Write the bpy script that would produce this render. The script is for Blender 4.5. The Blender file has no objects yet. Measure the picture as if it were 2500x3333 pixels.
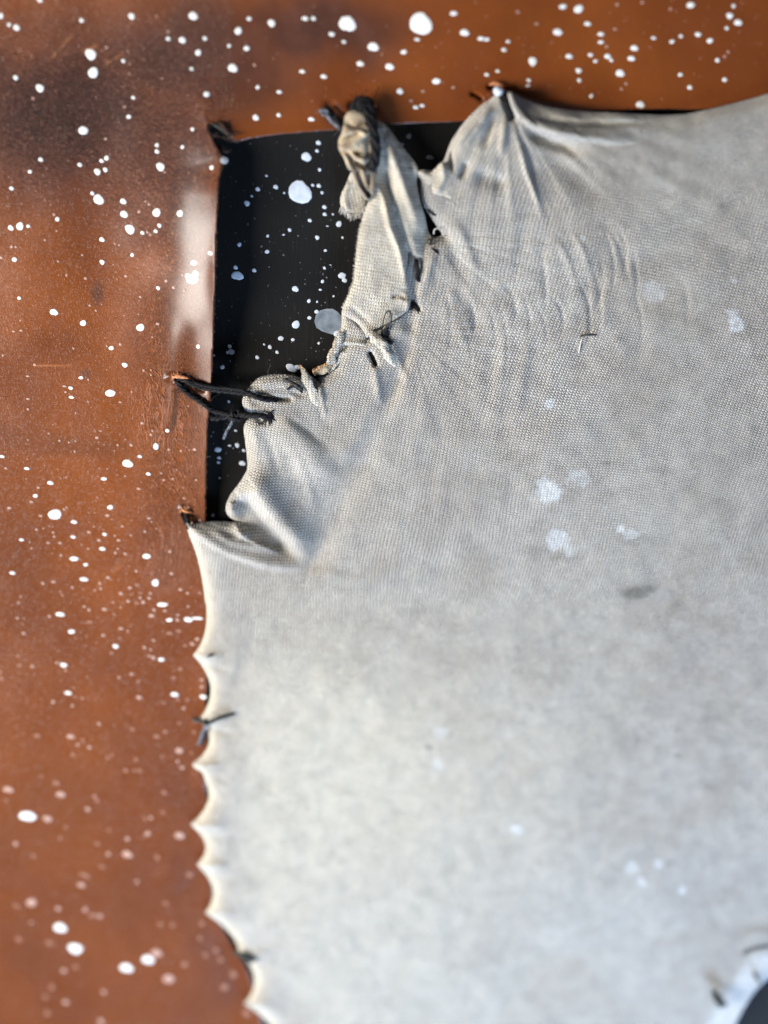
import bpy, math, random
import numpy as np
from mathutils import Vector, Matrix, Quaternion

random.seed(7)
# ------------------------------------------------------------------ camera, light, exposure
S = 0.00007                      # one unit of the tracing grid in metres
TH = math.radians(20.0)          # tilt of the camera off the normal of the work
FOV = math.radians(45.0)
FPX = 1666.5 / math.tan(FOV / 2)
D = S * FPX
CAM = np.array([0.0, D * math.sin(TH), D * math.cos(TH)])
DV = np.array([0.0, -math.sin(TH), -math.cos(TH)])
UV_ = np.array([0.0, math.cos(TH), -math.sin(TH)])
sc = bpy.context.scene
C = sc.collection
cd = bpy.data.cameras.new('camera'); cam = bpy.data.objects.new('camera', cd); C.objects.link(cam)
cam.location = CAM; cam.rotation_euler = (-TH, 0, 0)
cd.sensor_fit = 'VERTICAL'; cd.sensor_height = 24; cd.angle = FOV
cd.lens = 12 / math.tan(FOV / 2); cd.sensor_fit = 'VERTICAL'
cd.clip_start = 0.01; cd.clip_end = 20
cd.dof.use_dof = True; cd.dof.focus_distance = 0.2690; cd.dof.aperture_fstop = cd.lens / 11.0
sc.camera = cam

w = bpy.data.worlds.new('World'); sc.world = w; w.use_nodes = True
bg = w.node_tree.nodes['Background']; bg.inputs[0].default_value = (0.62, 0.74, 1.0, 1); bg.inputs[1].default_value = 0.17

def area(name, loc, target, size, power, col, sy=None):
    ld = bpy.data.lights.new(name, 'AREA'); ld.energy = power; ld.color = col
    ld.shape = 'RECTANGLE'; ld.size = size; ld.size_y = sy or size
    o = bpy.data.objects.new(name, ld); C.objects.link(o); o.location = loc
    o.rotation_euler = (Vector(target) - Vector(loc)).to_track_quat('-Z', 'Y').to_euler()
    return o
area('window_light', (-0.58, -0.05, 0.34), (0, -0.02, 0), 0.24, 15.5, (1.0, 0.95, 0.88), 0.40)
area('cool_fill', (0.15, -0.40, 0.22), (0.0, -0.13, 0), 0.20, 4.6, (0.48, 0.68, 1.0))  # added cool fill from the lower right for the bluish lower cloth, source unseen
sc.view_settings.view_transform = 'Standard'; sc.view_settings.look = 'None'
sc.view_settings.exposure = 0.0; sc.view_settings.gamma = 1.0

# ------------------------------------------------------------------ helpers
def P(px, py, h):
    """point of the work whose grid position is (px,py), h grid units above the leather"""
    px = np.asarray(px, float); py = np.asarray(py, float); h = np.asarray(h, float) * S
    a = px - 1250.0; b = 1666.5 - py
    rx = a; ry = DV[1] * FPX + UV_[1] * b; rz = DV[2] * FPX + UV_[2] * b
    t = (h - CAM[2]) / rz
    return np.stack([CAM[0] + t * rx, CAM[1] + t * ry, CAM[2] + t * rz], -1)

def sst(a, b, x):
    t = np.clip((x - a) / (b - a), 0, 1); return t * t * (3 - 2 * t)

_lat = {}
def vn(x, y, wl, seed=0, wy=None):
    """smooth value noise in -1..1"""
    if seed not in _lat: _lat[seed] = np.random.RandomState(seed + 11).rand(128, 128) * 2 - 1
    L = _lat[seed]; X = x / wl + 40.3; Y = y / (wy or wl) + 40.7
    xi = np.floor(X).astype(int); yi = np.floor(Y).astype(int); fx = X - xi; fy = Y - yi
    fx = fx * fx * (3 - 2 * fx); fy = fy * fy * (3 - 2 * fy)
    g = lambda i, j: L[(xi + i) % 128, (yi + j) % 128]
    return (g(0, 0) * (1 - fx) + g(1, 0) * fx) * (1 - fy) + (g(0, 1) * (1 - fx) + g(1, 1) * fx) * fy

def catmull(pts, n=6, closed=False):
    p = [np.array(q, float) for q in pts]; N = len(p); out = []
    rng = range(N) if closed else range(N - 1)
    for i in rng:
        if closed: a, b, c, d = p[(i - 1) % N], p[i], p[(i + 1) % N], p[(i + 2) % N]
        else: a, b, c, d = p[max(i - 1, 0)], p[i], p[i + 1], p[min(i + 2, N - 1)]
        for k in range(n):
            t = k / n
            out.append(0.5 * ((2 * b) + (c - a) * t + (2 * a - 5 * b + 4 * c - d) * t * t + (3 * b - a - 3 * c + d) * t ** 3))
    if not closed: out.append(p[-1])
    return np.array(out)

def inside(poly, x, y):
    r = np.zeros(x.shape, bool); n = len(poly)
    for i in range(n):
        x1, y1 = poly[i]; x2, y2 = poly[(i + 1) % n]
        if y1 == y2: continue
        c = (y1 > y) != (y2 > y)
        if not c.any(): continue
        r ^= c & (x < (x2 - x1) * (y - y1) / (y2 - y1) + x1)
    return r

def seg_near(poly, x, y, closed=True):
    """distance to, nearest point on, and signed side of a polyline; and the parameter 0..1 along it"""
    best = np.full(x.shape, 1e9); bx = np.zeros(x.shape); by = np.zeros(x.shape)
    side = np.zeros(x.shape); par = np.zeros(x.shape)
    n = len(poly); m = n if closed else n - 1
    L = np.concatenate([[0], np.cumsum([math.hypot(*(poly[(i + 1) % n] - poly[i])) for i in range(m)])])
    for i in range(m):
        a = poly[i]; d = poly[(i + 1) % n] - a; l2 = d @ d
        if l2 < 1e-9: continue
        t = np.clip(((x - a[0]) * d[0] + (y - a[1]) * d[1]) / l2, 0, 1)
        qx = a[0] + t * d[0]; qy = a[1] + t * d[1]; dd = np.hypot(x - qx, y - qy)
        k = dd < best
        best[k] = dd[k]; bx[k] = qx[k]; by[k] = qy[k]
        s = (x - a[0]) * d[1] - (y - a[1]) * d[0]      # >0: to the right of the direction in grid axes (y down): left on screen going down
        side[k] = np.sign(s[k]); par[k] = ((L[i] + t * math.sqrt(l2)) / L[-1])[k]
    return best, bx, by, side, par

def near_only(poly, x, y, lim, closed=True, fn=None):
    """distance to poly for points within lim of its box only, in blocks of segments"""
    best = np.full(x.shape, float(lim)); n = len(poly); m = n if closed else n - 1
    for i in range(m):
        a = poly[i]; b = poly[(i + 1) % n]; d = b - a; l2 = d @ d
        if l2 < 1e-9: continue
        k = np.nonzero((x > min(a[0], b[0]) - lim) & (x < max(a[0], b[0]) + lim) & (y > min(a[1], b[1]) - lim) & (y < max(a[1], b[1]) + lim))[0]
        if not len(k): continue
        t = np.clip(((x[k] - a[0]) * d[0] + (y[k] - a[1]) * d[1]) / l2, 0, 1)
        best[k] = np.minimum(best[k], np.hypot(x[k] - a[0] - t * d[0], y[k] - a[1] - t * d[1]))
    return best

def strokes(x, y, lst):
    """sum of folds: (points, amp, width on the right of travel, width on the left, taper)"""
    h = np.zeros(x.shape)
    for pts, amp, w1, w2, tap in lst:
        pl = catmull(pts, 5); R = 3.2 * max(w1, w2)
        k = np.nonzero((x > pl[:, 0].min() - R) & (x < pl[:, 0].max() + R) & (y > pl[:, 1].min() - R) & (y < pl[:, 1].max() + R))[0]
        if not len(k): continue
        d, _, _, s, t = seg_near(pl, x[k], y[k], False)
        ww = np.where(s > 0, w1, w2)
        e = 1.0
        if 'a' in tap: e = e * sst(0, 0.3, t)
        if 'b' in tap: e = e * (1 - sst(0.6, 1.0, t))
        h[k] += amp * np.exp(-(d / ww) ** 2) * e
    return h

def mesh_obj(name, V, F, mat, parent=None, smooth=True, uv=None, attrs=None):
    me = bpy.data.meshes.new(name)
    V = np.asarray(V, np.float32); F = np.asarray(F, np.int32)
    me.vertices.add(len(V)); me.vertices.foreach_set('co', V.ravel())
    k = F.shape[1]; me.loops.add(F.size); me.loops.foreach_set('vertex_index', F.ravel())
    me.polygons.add(len(F)); me.polygons.foreach_set('loop_start', np.arange(len(F), dtype=np.int32) * k)
    try: me.polygons.foreach_set('loop_total', np.full(len(F), k, np.int32))
    except Exception: pass
    if uv is not None:
        l = me.uv_layers.new(name='UVMap'); l.data.foreach_set('uv', np.asarray(uv, np.float32)[F.ravel()].ravel())
    for an, av in (attrs or {}).items():
        a = me.attributes.new(an, 'FLOAT', 'POINT'); a.data.foreach_set('value', np.asarray(av, np.float32))
    me.update(calc_edges=True); me.validate()
    if smooth: me.polygons.foreach_set('use_smooth', np.ones(len(me.polygons), bool))
    me.materials.append(mat)
    o = bpy.data.objects.new(name, me); C.objects.link(o)
    if parent: o.parent = parent
    return o

def sheet(name, poly, hf, g, mat, parent=None, skirt=6, uvf=None, attrf=None, under=None):
    poly = np.asarray(poly, float)
    x0, y0 = poly.min(0) - g; x1, y1 = poly.max(0) + g
    nx = int((x1 - x0) / g) + 2; ny = int((y1 - y0) / g) + 2
    gx = x0 + np.arange(nx) * g; gy = y0 + np.arange(ny) * g
    cx, cy = np.meshgrid(gx[:-1] + g / 2, gy[:-1] + g / 2); keep = inside(poly, cx.ravel(), cy.ravel()).reshape(cx.shape)
    jj, ii = np.nonzero(keep); idx = lambda i, j: j * nx + i
    Q = np.stack([idx(ii, jj), idx(ii, jj + 1), idx(ii + 1, jj + 1), idx(ii + 1, jj)], 1)
    used = np.unique(Q); remap = np.full(nx * ny, -1); remap[used] = np.arange(len(used)); Q = remap[Q]
    X = gx[used % nx].copy(); Y = gy[used // nx].copy()
    E = np.concatenate([Q[:, [0, 1]], Q[:, [1, 2]], Q[:, [2, 3]], Q[:, [3, 0]]])
    key = np.minimum(E[:, 0], E[:, 1]).astype(np.int64) * len(used) + np.maximum(E[:, 0], E[:, 1])
    _, inv, cnt = np.unique(key, return_inverse=True, return_counts=True); BE = E[cnt[inv.ravel()] == 1]
    bv = np.unique(BE); _, bx, by, _, _ = seg_near(poly, X[bv], Y[bv], True)
    X[bv] = bx; Y[bv] = by
    H = hf(X, Y); V = P(X, Y, H)
    uv = uvf(X, Y, V) if uvf else V[:, :2] / S
    at = attrf(X, Y) if attrf else {}
    F = Q
    if skirt:                                   # the cut edge: a rim of the sheet's own thickness, turned under
        n = len(X); m2 = np.full(n, -1); m2[bv] = n + np.arange(len(bv))
        Vb = V[bv].copy(); Vb[:, 2] -= skirt * S
        V = np.concatenate([V, Vb]); uv = np.concatenate([uv, uv[bv] + 3.0])
        F = np.concatenate([Q, np.stack([BE[:, 1], BE[:, 0], m2[BE[:, 0]], m2[BE[:, 1]]], 1)])
        at = {k: np.concatenate([v, v[bv]]) for k, v in at.items()}
    return mesh_obj(name, V, F, mat, parent, uv=uv, attrs=at)

def frame_path(pts):
    T = np.gradient(pts, axis=0); T /= np.linalg.norm(T, axis=1)[:, None] + 1e-12
    up = np.array([0, 0, 1.0]); N = np.cross(T, up); ln = np.linalg.norm(N, axis=1)
    N[ln < 1e-4] = [1, 0, 0]; N /= np.linalg.norm(N, axis=1)[:, None]
    B = np.cross(N, T); return T, N, B

def tube_vf(pts, rad, segs=8, base=0, flat=1.0):
    pts = np.asarray(pts); n = len(pts); T, N, B = frame_path(pts)
    rad = np.broadcast_to(np.asarray(rad, float), (n,))
    a = np.linspace(0, 2 * math.pi, segs, endpoint=False)
    V = pts[:, None] + rad[:, None, None] * (np.cos(a)[None, :, None] * N[:, None] + flat * np.sin(a)[None, :, None] * B[:, None])
    V = V.reshape(-1, 3); F = []
    for i in range(n - 1):
        for k in range(segs):
            k2 = (k + 1) % segs; F.append((i * segs + k, i * segs + k2, (i + 1) * segs + k2, (i + 1) * segs + k))
    V = np.concatenate([V, pts[:1], pts[-1:]]); c0 = n * segs; c1 = c0 + 1
    for k in range(0, segs, 2):
        F.append((c0, (k + 2) % segs, k + 1, k)); F.append((c1, (n - 1) * segs + k, (n - 1) * segs + k + 1, (n - 1) * segs + (k + 2) % segs))
    return V, np.array(F) + base

def join_vf(lst):
    Vs = []; Fs = []; b = 0
    for V, F in lst: Vs.append(V); Fs.append(F + b); b += len(V)
    return np.concatenate(Vs), np.concatenate(Fs)

def path3(pts, n=10):
    c = catmull([(a, b, h) for a, b, h in pts], n); return P(c[:, 0], c[:, 1], c[:, 2])

def resamp(p, step):
    d = np.concatenate([[0], np.cumsum(np.linalg.norm(np.diff(p, axis=0), axis=1))]); m = max(4, int(d[-1] / step) + 1)
    t = np.linspace(0, d[-1], m); return np.stack([np.interp(t, d, p[:, k]) for k in range(3)], 1), t

def cord_vf(pts, r, plies=3, twist=3.2, fuzz=0, seed=0):
    """a plied thread: helical plies round a centre line, with a few stray fibres"""
    rs = np.random.RandomState(seed); r *= S
    p, t = resamp(path3(pts), r * 0.45); T, N, B = frame_path(p); out = []
    for k in range(plies):
        ph = 2 * math.pi * (k / plies + t / (twist * 2 * r)) + rs.rand() * .3
        q = p + 0.5 * r * (np.cos(ph)[:, None] * N + np.sin(ph)[:, None] * B)
        rr = 0.58 * r * (1 + .12 * np.sin(t / r * 1.7 + k * 2)); rr[:2] *= .7; rr[-2:] *= .6
        out.append(tube_vf(q, rr, 6))
    for _ in range(fuzz):
        i = rs.randint(len(p)); a = rs.randn(3) * [1, 1, .5]; a /= np.linalg.norm(a); L = r * rs.uniform(1.2, 3.2)
        q = p[i] + np.linspace(0, 1, 5)[:, None] * a * L + (np.linspace(0, 1, 5) ** 2)[:, None] * rs.randn(3) * L * .5
        out.append(tube_vf(q, r * .06, 4))
    return join_vf(out)

def tag(o, label=None, cat=None, group=None, kind=None):
    if label: o['label'] = label
    if cat: o['category'] = cat
    if group: o['group'] = group
    if kind: o['kind'] = kind
    return o

def empty(name, px, py, h, label, cat, group=None):
    o = bpy.data.objects.new(name, None); o.empty_display_size = 0.002; C.objects.link(o)
    return tag(o, label, cat, group)

# ------------------------------------------------------------------ materials
class NT:
    def __init__(s, name):
        s.m = bpy.data.materials.new(name); s.m.use_nodes = True; s.t = s.m.node_tree; s.b = s.t.nodes['Principled BSDF']
    def n(s, ty, ins=None, **kw):
        nd = s.t.nodes.new(ty)
        for k, v in kw.items(): setattr(nd, k, v)
        for k, v in (ins or {}).items():
            if isinstance(v, bpy.types.NodeSocket): s.t.links.new(v, nd.inputs[k])
            else: nd.inputs[k].default_value = v
        return nd
    def m_(s, op, a, b=None, c=None):
        i = {0: a}
        if b is not None: i[1] = b
        if c is not None: i[2] = c
        return s.n('ShaderNodeMath', i, operation=op).outputs[0]
    def mix(s, f, a, b, mode='MIX'):
        nd = s.t.nodes.new('ShaderNodeMix'); nd.data_type = 'RGBA'; nd.blend_type = mode
        for k, v in ((0, f), (6, a), (7, b)):
            if isinstance(v, bpy.types.NodeSocket): s.t.links.new(v, nd.inputs[k])
            else: nd.inputs[k].default_value = v if k == 0 else (*v, 1)
        return nd.outputs[2]
    def noise(s, vec, wl, det=3, dist=0, rough=.5):
        return s.n('ShaderNodeTexNoise', {'Vector': vec, 'Scale': 1.0 / wl, 'Detail': det, 'Distortion': dist, 'Roughness': rough}).outputs[0]
    def ramp(s, f, a, b): 
        return s.n('ShaderNodeMapRange', {0: f, 1: a, 2: b}, interpolation_type='SMOOTHSTEP').outputs[0]
    def attr(s, name): return s.n('ShaderNodeAttribute', attribute_name=name).outputs['Fac']
    def link(s, a, b): s.t.links.new(a, s.b.inputs[b])
    def px(s):
        tc = s.n('ShaderNodeTexCoord'); return s.n('ShaderNodeVectorMath', {0: tc.outputs['Object'], 'Scale': 1 / S}, operation='SCALE').outputs[0]
    def bump(s, h, dist, prev=None, strength=1.0):
        i = {'Height': h, 'Distance': dist * S, 'Strength': strength}
        if prev is not None: i['Normal'] = prev
        return s.n('ShaderNodeBump', i).outputs[0]

def plain(name, col, rough=.6, spec=.4, coat=0, var=0.0, wl=20):
    k = NT(name); k.b.inputs['Base Color'].default_value = (*col, 1); k.b.inputs['Roughness'].default_value = rough
    k.b.inputs['Specular IOR Level'].default_value = spec; k.b.inputs['Coat Weight'].default_value = coat
    if var:
        v = k.px(); c = k.mix(k.ramp(k.noise(v, wl), .35, .65), tuple(a * (1 - var) for a in col), tuple(min(1, a * (1 + var)) for a in col))
        k.link(c, 'Base Color')
    return k.m

def leather_mat():
    k = NT('tan_leather'); v = k.px()
    big = k.noise(v, 420, 4, .6); mid = k.noise(v, 90, 4, .5); fine = k.noise(v, 16, 3)
    tan = k.mix(k.ramp(big, .30, .72), (.116, .0285, .0046), (.158, .0410, .0062))
    tan = k.mix(k.m_('MULTIPLY', k.ramp(mid, .45, .8), .25), tan, (.105, .028, .011))
    dark = k.mix(k.ramp(mid, .35, .65), (.040, .0165, .0115), (.066, .0235, .0140))
    st = k.attr('stain_shade'); st2 = k.m_('ADD', st, k.m_('MULTIPLY', k.m_('SUBTRACT', mid, .5), k.m_('MULTIPLY', st, .6)), )
    c = k.mix(k.n('ShaderNodeClamp', {0: st2}).outputs[0], tan, dark)
    c = k.mix(k.m_('MULTIPLY', k.ramp(fine, .5, .8), .12), c, (.12, .035, .012))
    c = k.mix(k.attr('scuff'), c, (.50, .20, .08))
    c = k.mix(k.attr('flesh'), c, (.05, .022, .014))
    k.link(c, 'Base Color')
    k.b.inputs['Specular IOR Level'].default_value = .16; k.b.inputs['Coat Weight'].default_value = .42; k.b.inputs['Coat Roughness'].default_value = .28
    r = k.m_('ADD', .32, k.m_('MULTIPLY', mid, .12)); k.link(r, 'Roughness')
    # grain
    wv = k.n('ShaderNodeVectorMath', {0: v, 1: k.n('ShaderNodeVectorMath', {0: k.n('ShaderNodeTexNoise', {'Vector': v, 'Scale': 1 / 30.0, 'Detail': 2.0}).outputs['Color'], 'Scale': 22.0}, operation='SCALE').outputs[0]}, operation='ADD').outputs[0]
    vo = k.n('ShaderNodeTexVoronoi', {'Vector': wv, 'Scale': 1 / 10.0}, feature='DISTANCE_TO_EDGE').outputs[0]
    pb = k.ramp(vo, 0.0, .35)
    rot = k.n('ShaderNodeMapping', {'Vector': wv, 'Rotation': (0, 0, math.radians(-38)), 'Scale': (1 / 26.0, 1 / 11.0, 1)}).outputs[0]
    vo3 = k.ramp(k.n('ShaderNodeTexVoronoi', {'Vector': rot, 'Scale': 1.0}, feature='DISTANCE_TO_EDGE').outputs[0], 0, .4)
    peb = k.m_('MULTIPLY', vo3, k.attr('pebble'))
    mp = k.n('ShaderNodeMapping', {'Vector': v, 'Scale': (1 / 30.0, 1 / 150.0, 1)}).outputs[0]
    nn = k.n('ShaderNodeTexNoise', {'Vector': mp, 'Scale': 1.0, 'Detail': 3.0, 'Roughness': .6, 'Distortion': .3}).outputs[0]
    nm = k.n('ShaderNodeTexNoise', {'Vector': mp, 'Scale': 1.9, 'Detail': 3.0, 'Roughness': .6, 'Distortion': .4}).outputs[0]
    wr = k.m_('MAXIMUM', k.m_('SUBTRACT', 1.0, k.ramp(k.m_('ABSOLUTE', k.m_('SUBTRACT', nn, .5)), 0, .06)), k.m_('SUBTRACT', 1.0, k.ramp(k.m_('ABSOLUTE', k.m_('SUBTRACT', nm, .5)), 0, .05)))
    wrk = k.m_('MULTIPLY', wr, k.attr('wrinkle'))
    c = k.mix(k.m_('MULTIPLY', wrk, .38), c, (.34, .13, .065)); k.link(c, 'Base Color')  # highlights painted along the raised creases
    n1 = k.bump(pb, .10, None); n2 = k.bump(peb, 11.0, n1); n3 = k.bump(wrk, 5.0, n2); n4 = k.bump(k.noise(v, 70, 2), 2.0, n3)
    k.link(n4, 'Normal'); return k.m

def knit_mat(name, tint=(1, 1, 1), pitch=10.2, depth=3.2, contrast=1.0, warmc=(.74, .69, .56)):
    k = NT(name); v = k.px()
    uv = k.n('ShaderNodeUVMap').outputs[0]
    wob = k.n('ShaderNodeVectorMath', {0: k.n('ShaderNodeTexNoise', {'Vector': v, 'Scale': 1 / 34.0, 'Detail': 5.0}).outputs['Color'], 'Scale': 9.0}, operation='SCALE').outputs[0]
    q = k.n('ShaderNodeVectorMath', {0: uv, 1: wob}, operation='ADD').outputs[0]
    sp = k.n('ShaderNodeSeparateXYZ', {0: q}); U, W = sp.outputs[0], sp.outputs[1]
    u = k.m_('DIVIDE', U, pitch); fu = k.m_('FRACT', u); tri = k.m_('ABSOLUTE', k.m_('SUBTRACT', fu, .5))      # 0 centre, .5 gap
    rib = k.m_('SUBTRACT', 1.0, k.m_('POWER', k.m_('MULTIPLY', tri, 2.0), 4.0))
    cs = k.m_('SINE', k.m_('MULTIPLY', k.m_('ADD', k.m_('DIVIDE', W, pitch * .78), k.m_('MULTIPLY', tri, 1.3)), 6.2832))
    co = k.m_('ADD', .5, k.m_('MULTIPLY', cs, .5))
    hh = k.m_('MULTIPLY', rib, k.m_('ADD', .10, k.m_('MULTIPLY', co, .90)))
    fuzz = k.noise(v, 5, 2)
    blot = k.noise(v, 260, 4, .8); bl2 = k.noise(v, 70, 4, .6)
    c = k.mix(k.ramp(blot, .36, .66), (.435 * tint[0], .402 * tint[1], .352 * tint[2]), (.505 * tint[0], .482 * tint[1], .435 * tint[2]))
    c = k.mix(k.m_('MULTIPLY', k.ramp(bl2, .5, .75), .18), c, (.54 * tint[0], .53 * tint[1], .50 * tint[2]))
    c = k.mix(k.m_('MULTIPLY', k.ramp(bl2, .5, .28), .12), c, (.27 * tint[0], .255 * tint[1], .243 * tint[2]))
    c = k.mix(k.m_('MULTIPLY', k.attr('warm'), .8), c, warmc)
    c = k.mix(k.m_('MULTIPLY', k.attr('soil_dark'), .85), c, (.15, .145, .12))
    gap = k.m_('SUBTRACT', 1.0, k.ramp(hh, .10, .62)); vis = k.m_('ADD', .50, k.m_('MULTIPLY', k.noise(v, 60, 5), .75))
    c = k.mix(k.m_('MULTIPLY', k.m_('MULTIPLY', gap, vis), .9 * contrast), c, (.022, .020, .018))
    c = k.mix(k.m_('MULTIPLY', k.attr('paint'), .95), c, (.66, .71, .75))  # paint marks, and the light painted onto the lower right rim
    c = k.mix(k.m_('MULTIPLY', k.ramp(fuzz, .45, .8), .28), c, (.55, .54, .52))
    k.link(c, 'Base Color'); k.b.inputs['Roughness'].default_value = .9
    k.b.inputs['Specular IOR Level'].default_value = .15
    k.b.inputs['Sheen Weight'].default_value = .25; k.b.inputs['Sheen Roughness'].default_value = .5
    n1 = k.bump(hh, depth); n2 = k.bump(fuzz, 1.4, n1); k.link(n2, 'Normal'); return k.m

def board_mat():
    k = NT('black_board_paint'); v = k.px()
    mp = k.n('ShaderNodeMapping', {'Vector': v, 'Scale': (1 / 9.0, 1 / 90.0, 1)}).outputs[0]
    fib = k.n('ShaderNodeTexNoise', {'Vector': mp, 'Scale': 1.0, 'Detail': 4.0}).outputs[0]
    c = k.mix(k.ramp(k.noise(v, 240, 4), .3, .7), (.0035, .0035, .0037), (.0062, .006, .0056))
    c = k.mix(k.m_('MULTIPLY', k.ramp(fib, .62, .85), .5), c, (.035, .033, .030))
    k.link(c, 'Base Color'); k.b.inputs['Roughness'].default_value = .75; k.b.inputs['Specular IOR Level'].default_value = .12
    k.link(k.bump(fib, 1.0), 'Normal'); return k.m

def paint_mat(name, col, col2, wl=22):
    k = NT(name); v = k.px(); tc = k.n('ShaderNodeTexCoord')
    c = k.mix(k.ramp(k.noise(tc.outputs['Object'], .9, 4), .3, .7), col, col2); k.link(c, 'Base Color')
    k.b.inputs['Roughness'].default_value = .5; k.b.inputs['Specular IOR Level'].default_value = .4; return k.m

M_LEA = leather_mat(); M_KNIT = knit_mat('grey_jersey_knit'); M_BOARD = board_mat()
M_KNITW = knit_mat('cream_jersey_knit', (1.12, 1.09, 1.02), 10.0, 3.0, .8)
M_KNITB = knit_mat('stained_jersey_knit', (1.0, .86, .64), 9.0, 2.2, .5, (.22, .14, .07))
M_PW = paint_mat('white_paint', (.55, .56, .54), (.66, .67, .65)); M_PF = paint_mat('thin_white_paint', (.27, .15, .11), (.40, .27, .22))
M_PX = paint_mat('faint_white_paint', (.17, .070, .036), (.25, .125, .085)); M_PB = paint_mat('white_paint_on_black', (.36, .41, .48), (.50, .54, .60)); M_PG = paint_mat('thin_grey_paint', (.085, .11, .14), (.19, .23, .28))
M_PD = paint_mat('faint_paint_on_black', (.055, .06, .062), (.14, .155, .165))
M_THR = plain('black_thread', (.004, .004, .005), .75, .2, 0, .5, 8)
M_THG = plain('paint_dusted_thread', (.07, .08, .10), .55, .4, 0, .6, 9)
M_THO = plain('faded_olive_thread', (.028, .030, .027), .7, .25, 0, .5, 9)
M_FIB = plain('pale_cotton_fibre', (.42, .40, .37), .85, .2, 0, .1, 9)
M_HEM = plain('frayed_cut_edge', (.42, .24, .12), .85, .2, 0, .5, 10)
M_DKL = plain('dark_leather_fibre', (.035, .018, .012), .8, .2, 0, .4, 10)
M_TUFT = plain('raised_leather_fibre', (.38, .16, .07), .75, .3, 0, .3, 10)

# ------------------------------------------------------------------ outlines
HOLE_LEFT = [(734, 531), (716, 560), (708, 640), (703, 760), (702, 844), (698, 960), (696, 1055), (690, 1206), (684, 1300), (674, 1417), (671, 1560), (668, 1700), (676, 1850), (680, 1980), (676, 2150), (672, 2300), (676, 2450), (671, 2560), (682, 2700), (686, 2850), (700, 2965), (738, 3045), (785, 3120), (818, 3190), (836, 3270), (856, 3340), (880, 3560)]
HOLE_TOP = [(779, 459), (830, 448), (904, 438), (1000, 430), (1115, 421), (1200, 411), (1311, 403), (1420, 398), (1522, 394), (1700, 376), (1900, 364), (2020, 359), (2150, 354), (2260, 357), (2500, 352), (2750, 350)]
NICK = [(779, 459), (765, 455), (742, 440), (722, 418), (700, 408), (680, 402), (672, 410), (677, 425), (690, 448), (706, 478), (722, 500), (734, 531)]
left_c = catmull(HOLE_LEFT, 5); top_c = catmull(HOLE_TOP, 5)
def nicked(c, k=1.6):
    c = c.copy(); t = np.arange(len(c)) * 1.0
    c[:, 0] += k * vn(t * 10, t * 0, 17, 7) + k * .6 * vn(t * 10, t * 0, 9, 8); c[:, 1] += k * vn(t * 10, t * 0 + 99, 17, 9) * .8
    return c
left_s = catmull([(668, 380), (686, 440), (706, 495)] + HOLE_LEFT[1::2], 10); top_s = catmull(HOLE_TOP[::2], 10)
left_c = nicked(catmull(HOLE_LEFT, 12)); top_c = nicked(catmull(HOLE_TOP, 12))
hole_edge = np.concatenate([top_c[::-1], np.array(NICK[1:-1], float), left_c])
leather_poly = np.concatenate([hole_edge, [(-260, 3560), (-260, -220), (2750, -220)]])

def Hl(x, y):
    dL = near_only(left_s, x, y, 420, False); dT = near_only(top_s, x, y, 300, False); d = np.minimum(dL, dT)
    A = (60 + 10 * vn(x * 0, y, 130, 12)) * sst(370, 640, y) * (1 - sst(850, 1450, y)) + 7 + 7 * (1 - sst(1500, 1700, y))
    wd = 60 + 26 * (1 - sst(1000, 1300, y)) + 12 * vn(x * 0, y, 210, 13)
    dL2 = dL * (1 + .035 * vn(x, y, 90, 14)); h = A * np.exp(-(dL2 / wd) ** 1.02) + 8 * np.exp(-(dT / 40) ** 1.25) + 10 * vn(x, y, 420, 1) * sst(40, 200, d) + 2.2 * vn(x, y, 120, 2)
    h -= 14 * np.exp(-((x - 330) / 130) ** 2) * sst(150, 500, y) * (1 - sst(900, 1300, y))      # shallow dip left of the lifted lip
    h += strokes(x, y, LSTROKES)
    return h
LSTROKES = [
    ([(577, 1236), (592, 1240), (606, 1246)], -26, 6, 6, ''), ([(640, 1266), (662, 1272)], -14, 4, 4, ''),
    ([(548, 1225), (575, 1222), (600, 1232), (640, 1250)], 9, 9, 14, 'b'), ([(600, 1672), (608, 1685), (612, 1698)], -22, 7, 7, ''),
    ([(585, 1640), (600, 1660), (632, 1668)], 8, 7, 12, 'ab'), ([(572, 1200), (585, 1120), (610, 1000)], 4, 34, 40, 'b'),
    ([(566, 1260), (560, 1340), (545, 1430)], 5, 12, 18, 'b'), ([(700, 400), (660, 330), (640, 260)], 3, 30, 40, 'b'),
    ([(1596, 282), (1622, 286), (1634, 300)], -22, 8, 9, ''), ([(1600, 274), (1630, 270), (1652, 276)], 7, 8, 8, 'ab'),
    ([(1537, 306), (1552, 312), (1566, 324)], -20, 5, 5, ''), ([(1150, 345), (1180, 335), (1205, 350)], -20, 14, 14, ''),
    ([(1660, 300), (1760, 330), (1900, 350)], -9, 22, 28, 'b'), ([(1075, 350), (1100, 375), (1130, 390)], -16, 16, 16, ''),
    ([(666, 2580), (650, 2520), (655, 2450)], 8, 20, 30, 'ab'), ([(690, 3000), (730, 3100), (800, 3230)], -5, 50, 40, 'a'),
    ([(173, 185), (205, 150), (235, 115)], 4, 4, 4, 'ab'), ([(347, 207), (372, 190), (398, 172)], 4, 4, 4, 'ab'),
    ([(600, 2905), (560, 2860), (500, 2820)], 6, 40, 50, 'ab'), ([(350, 1425), (520, 1470), (700, 1480)], 0, 9, 9, ''),
]
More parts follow.
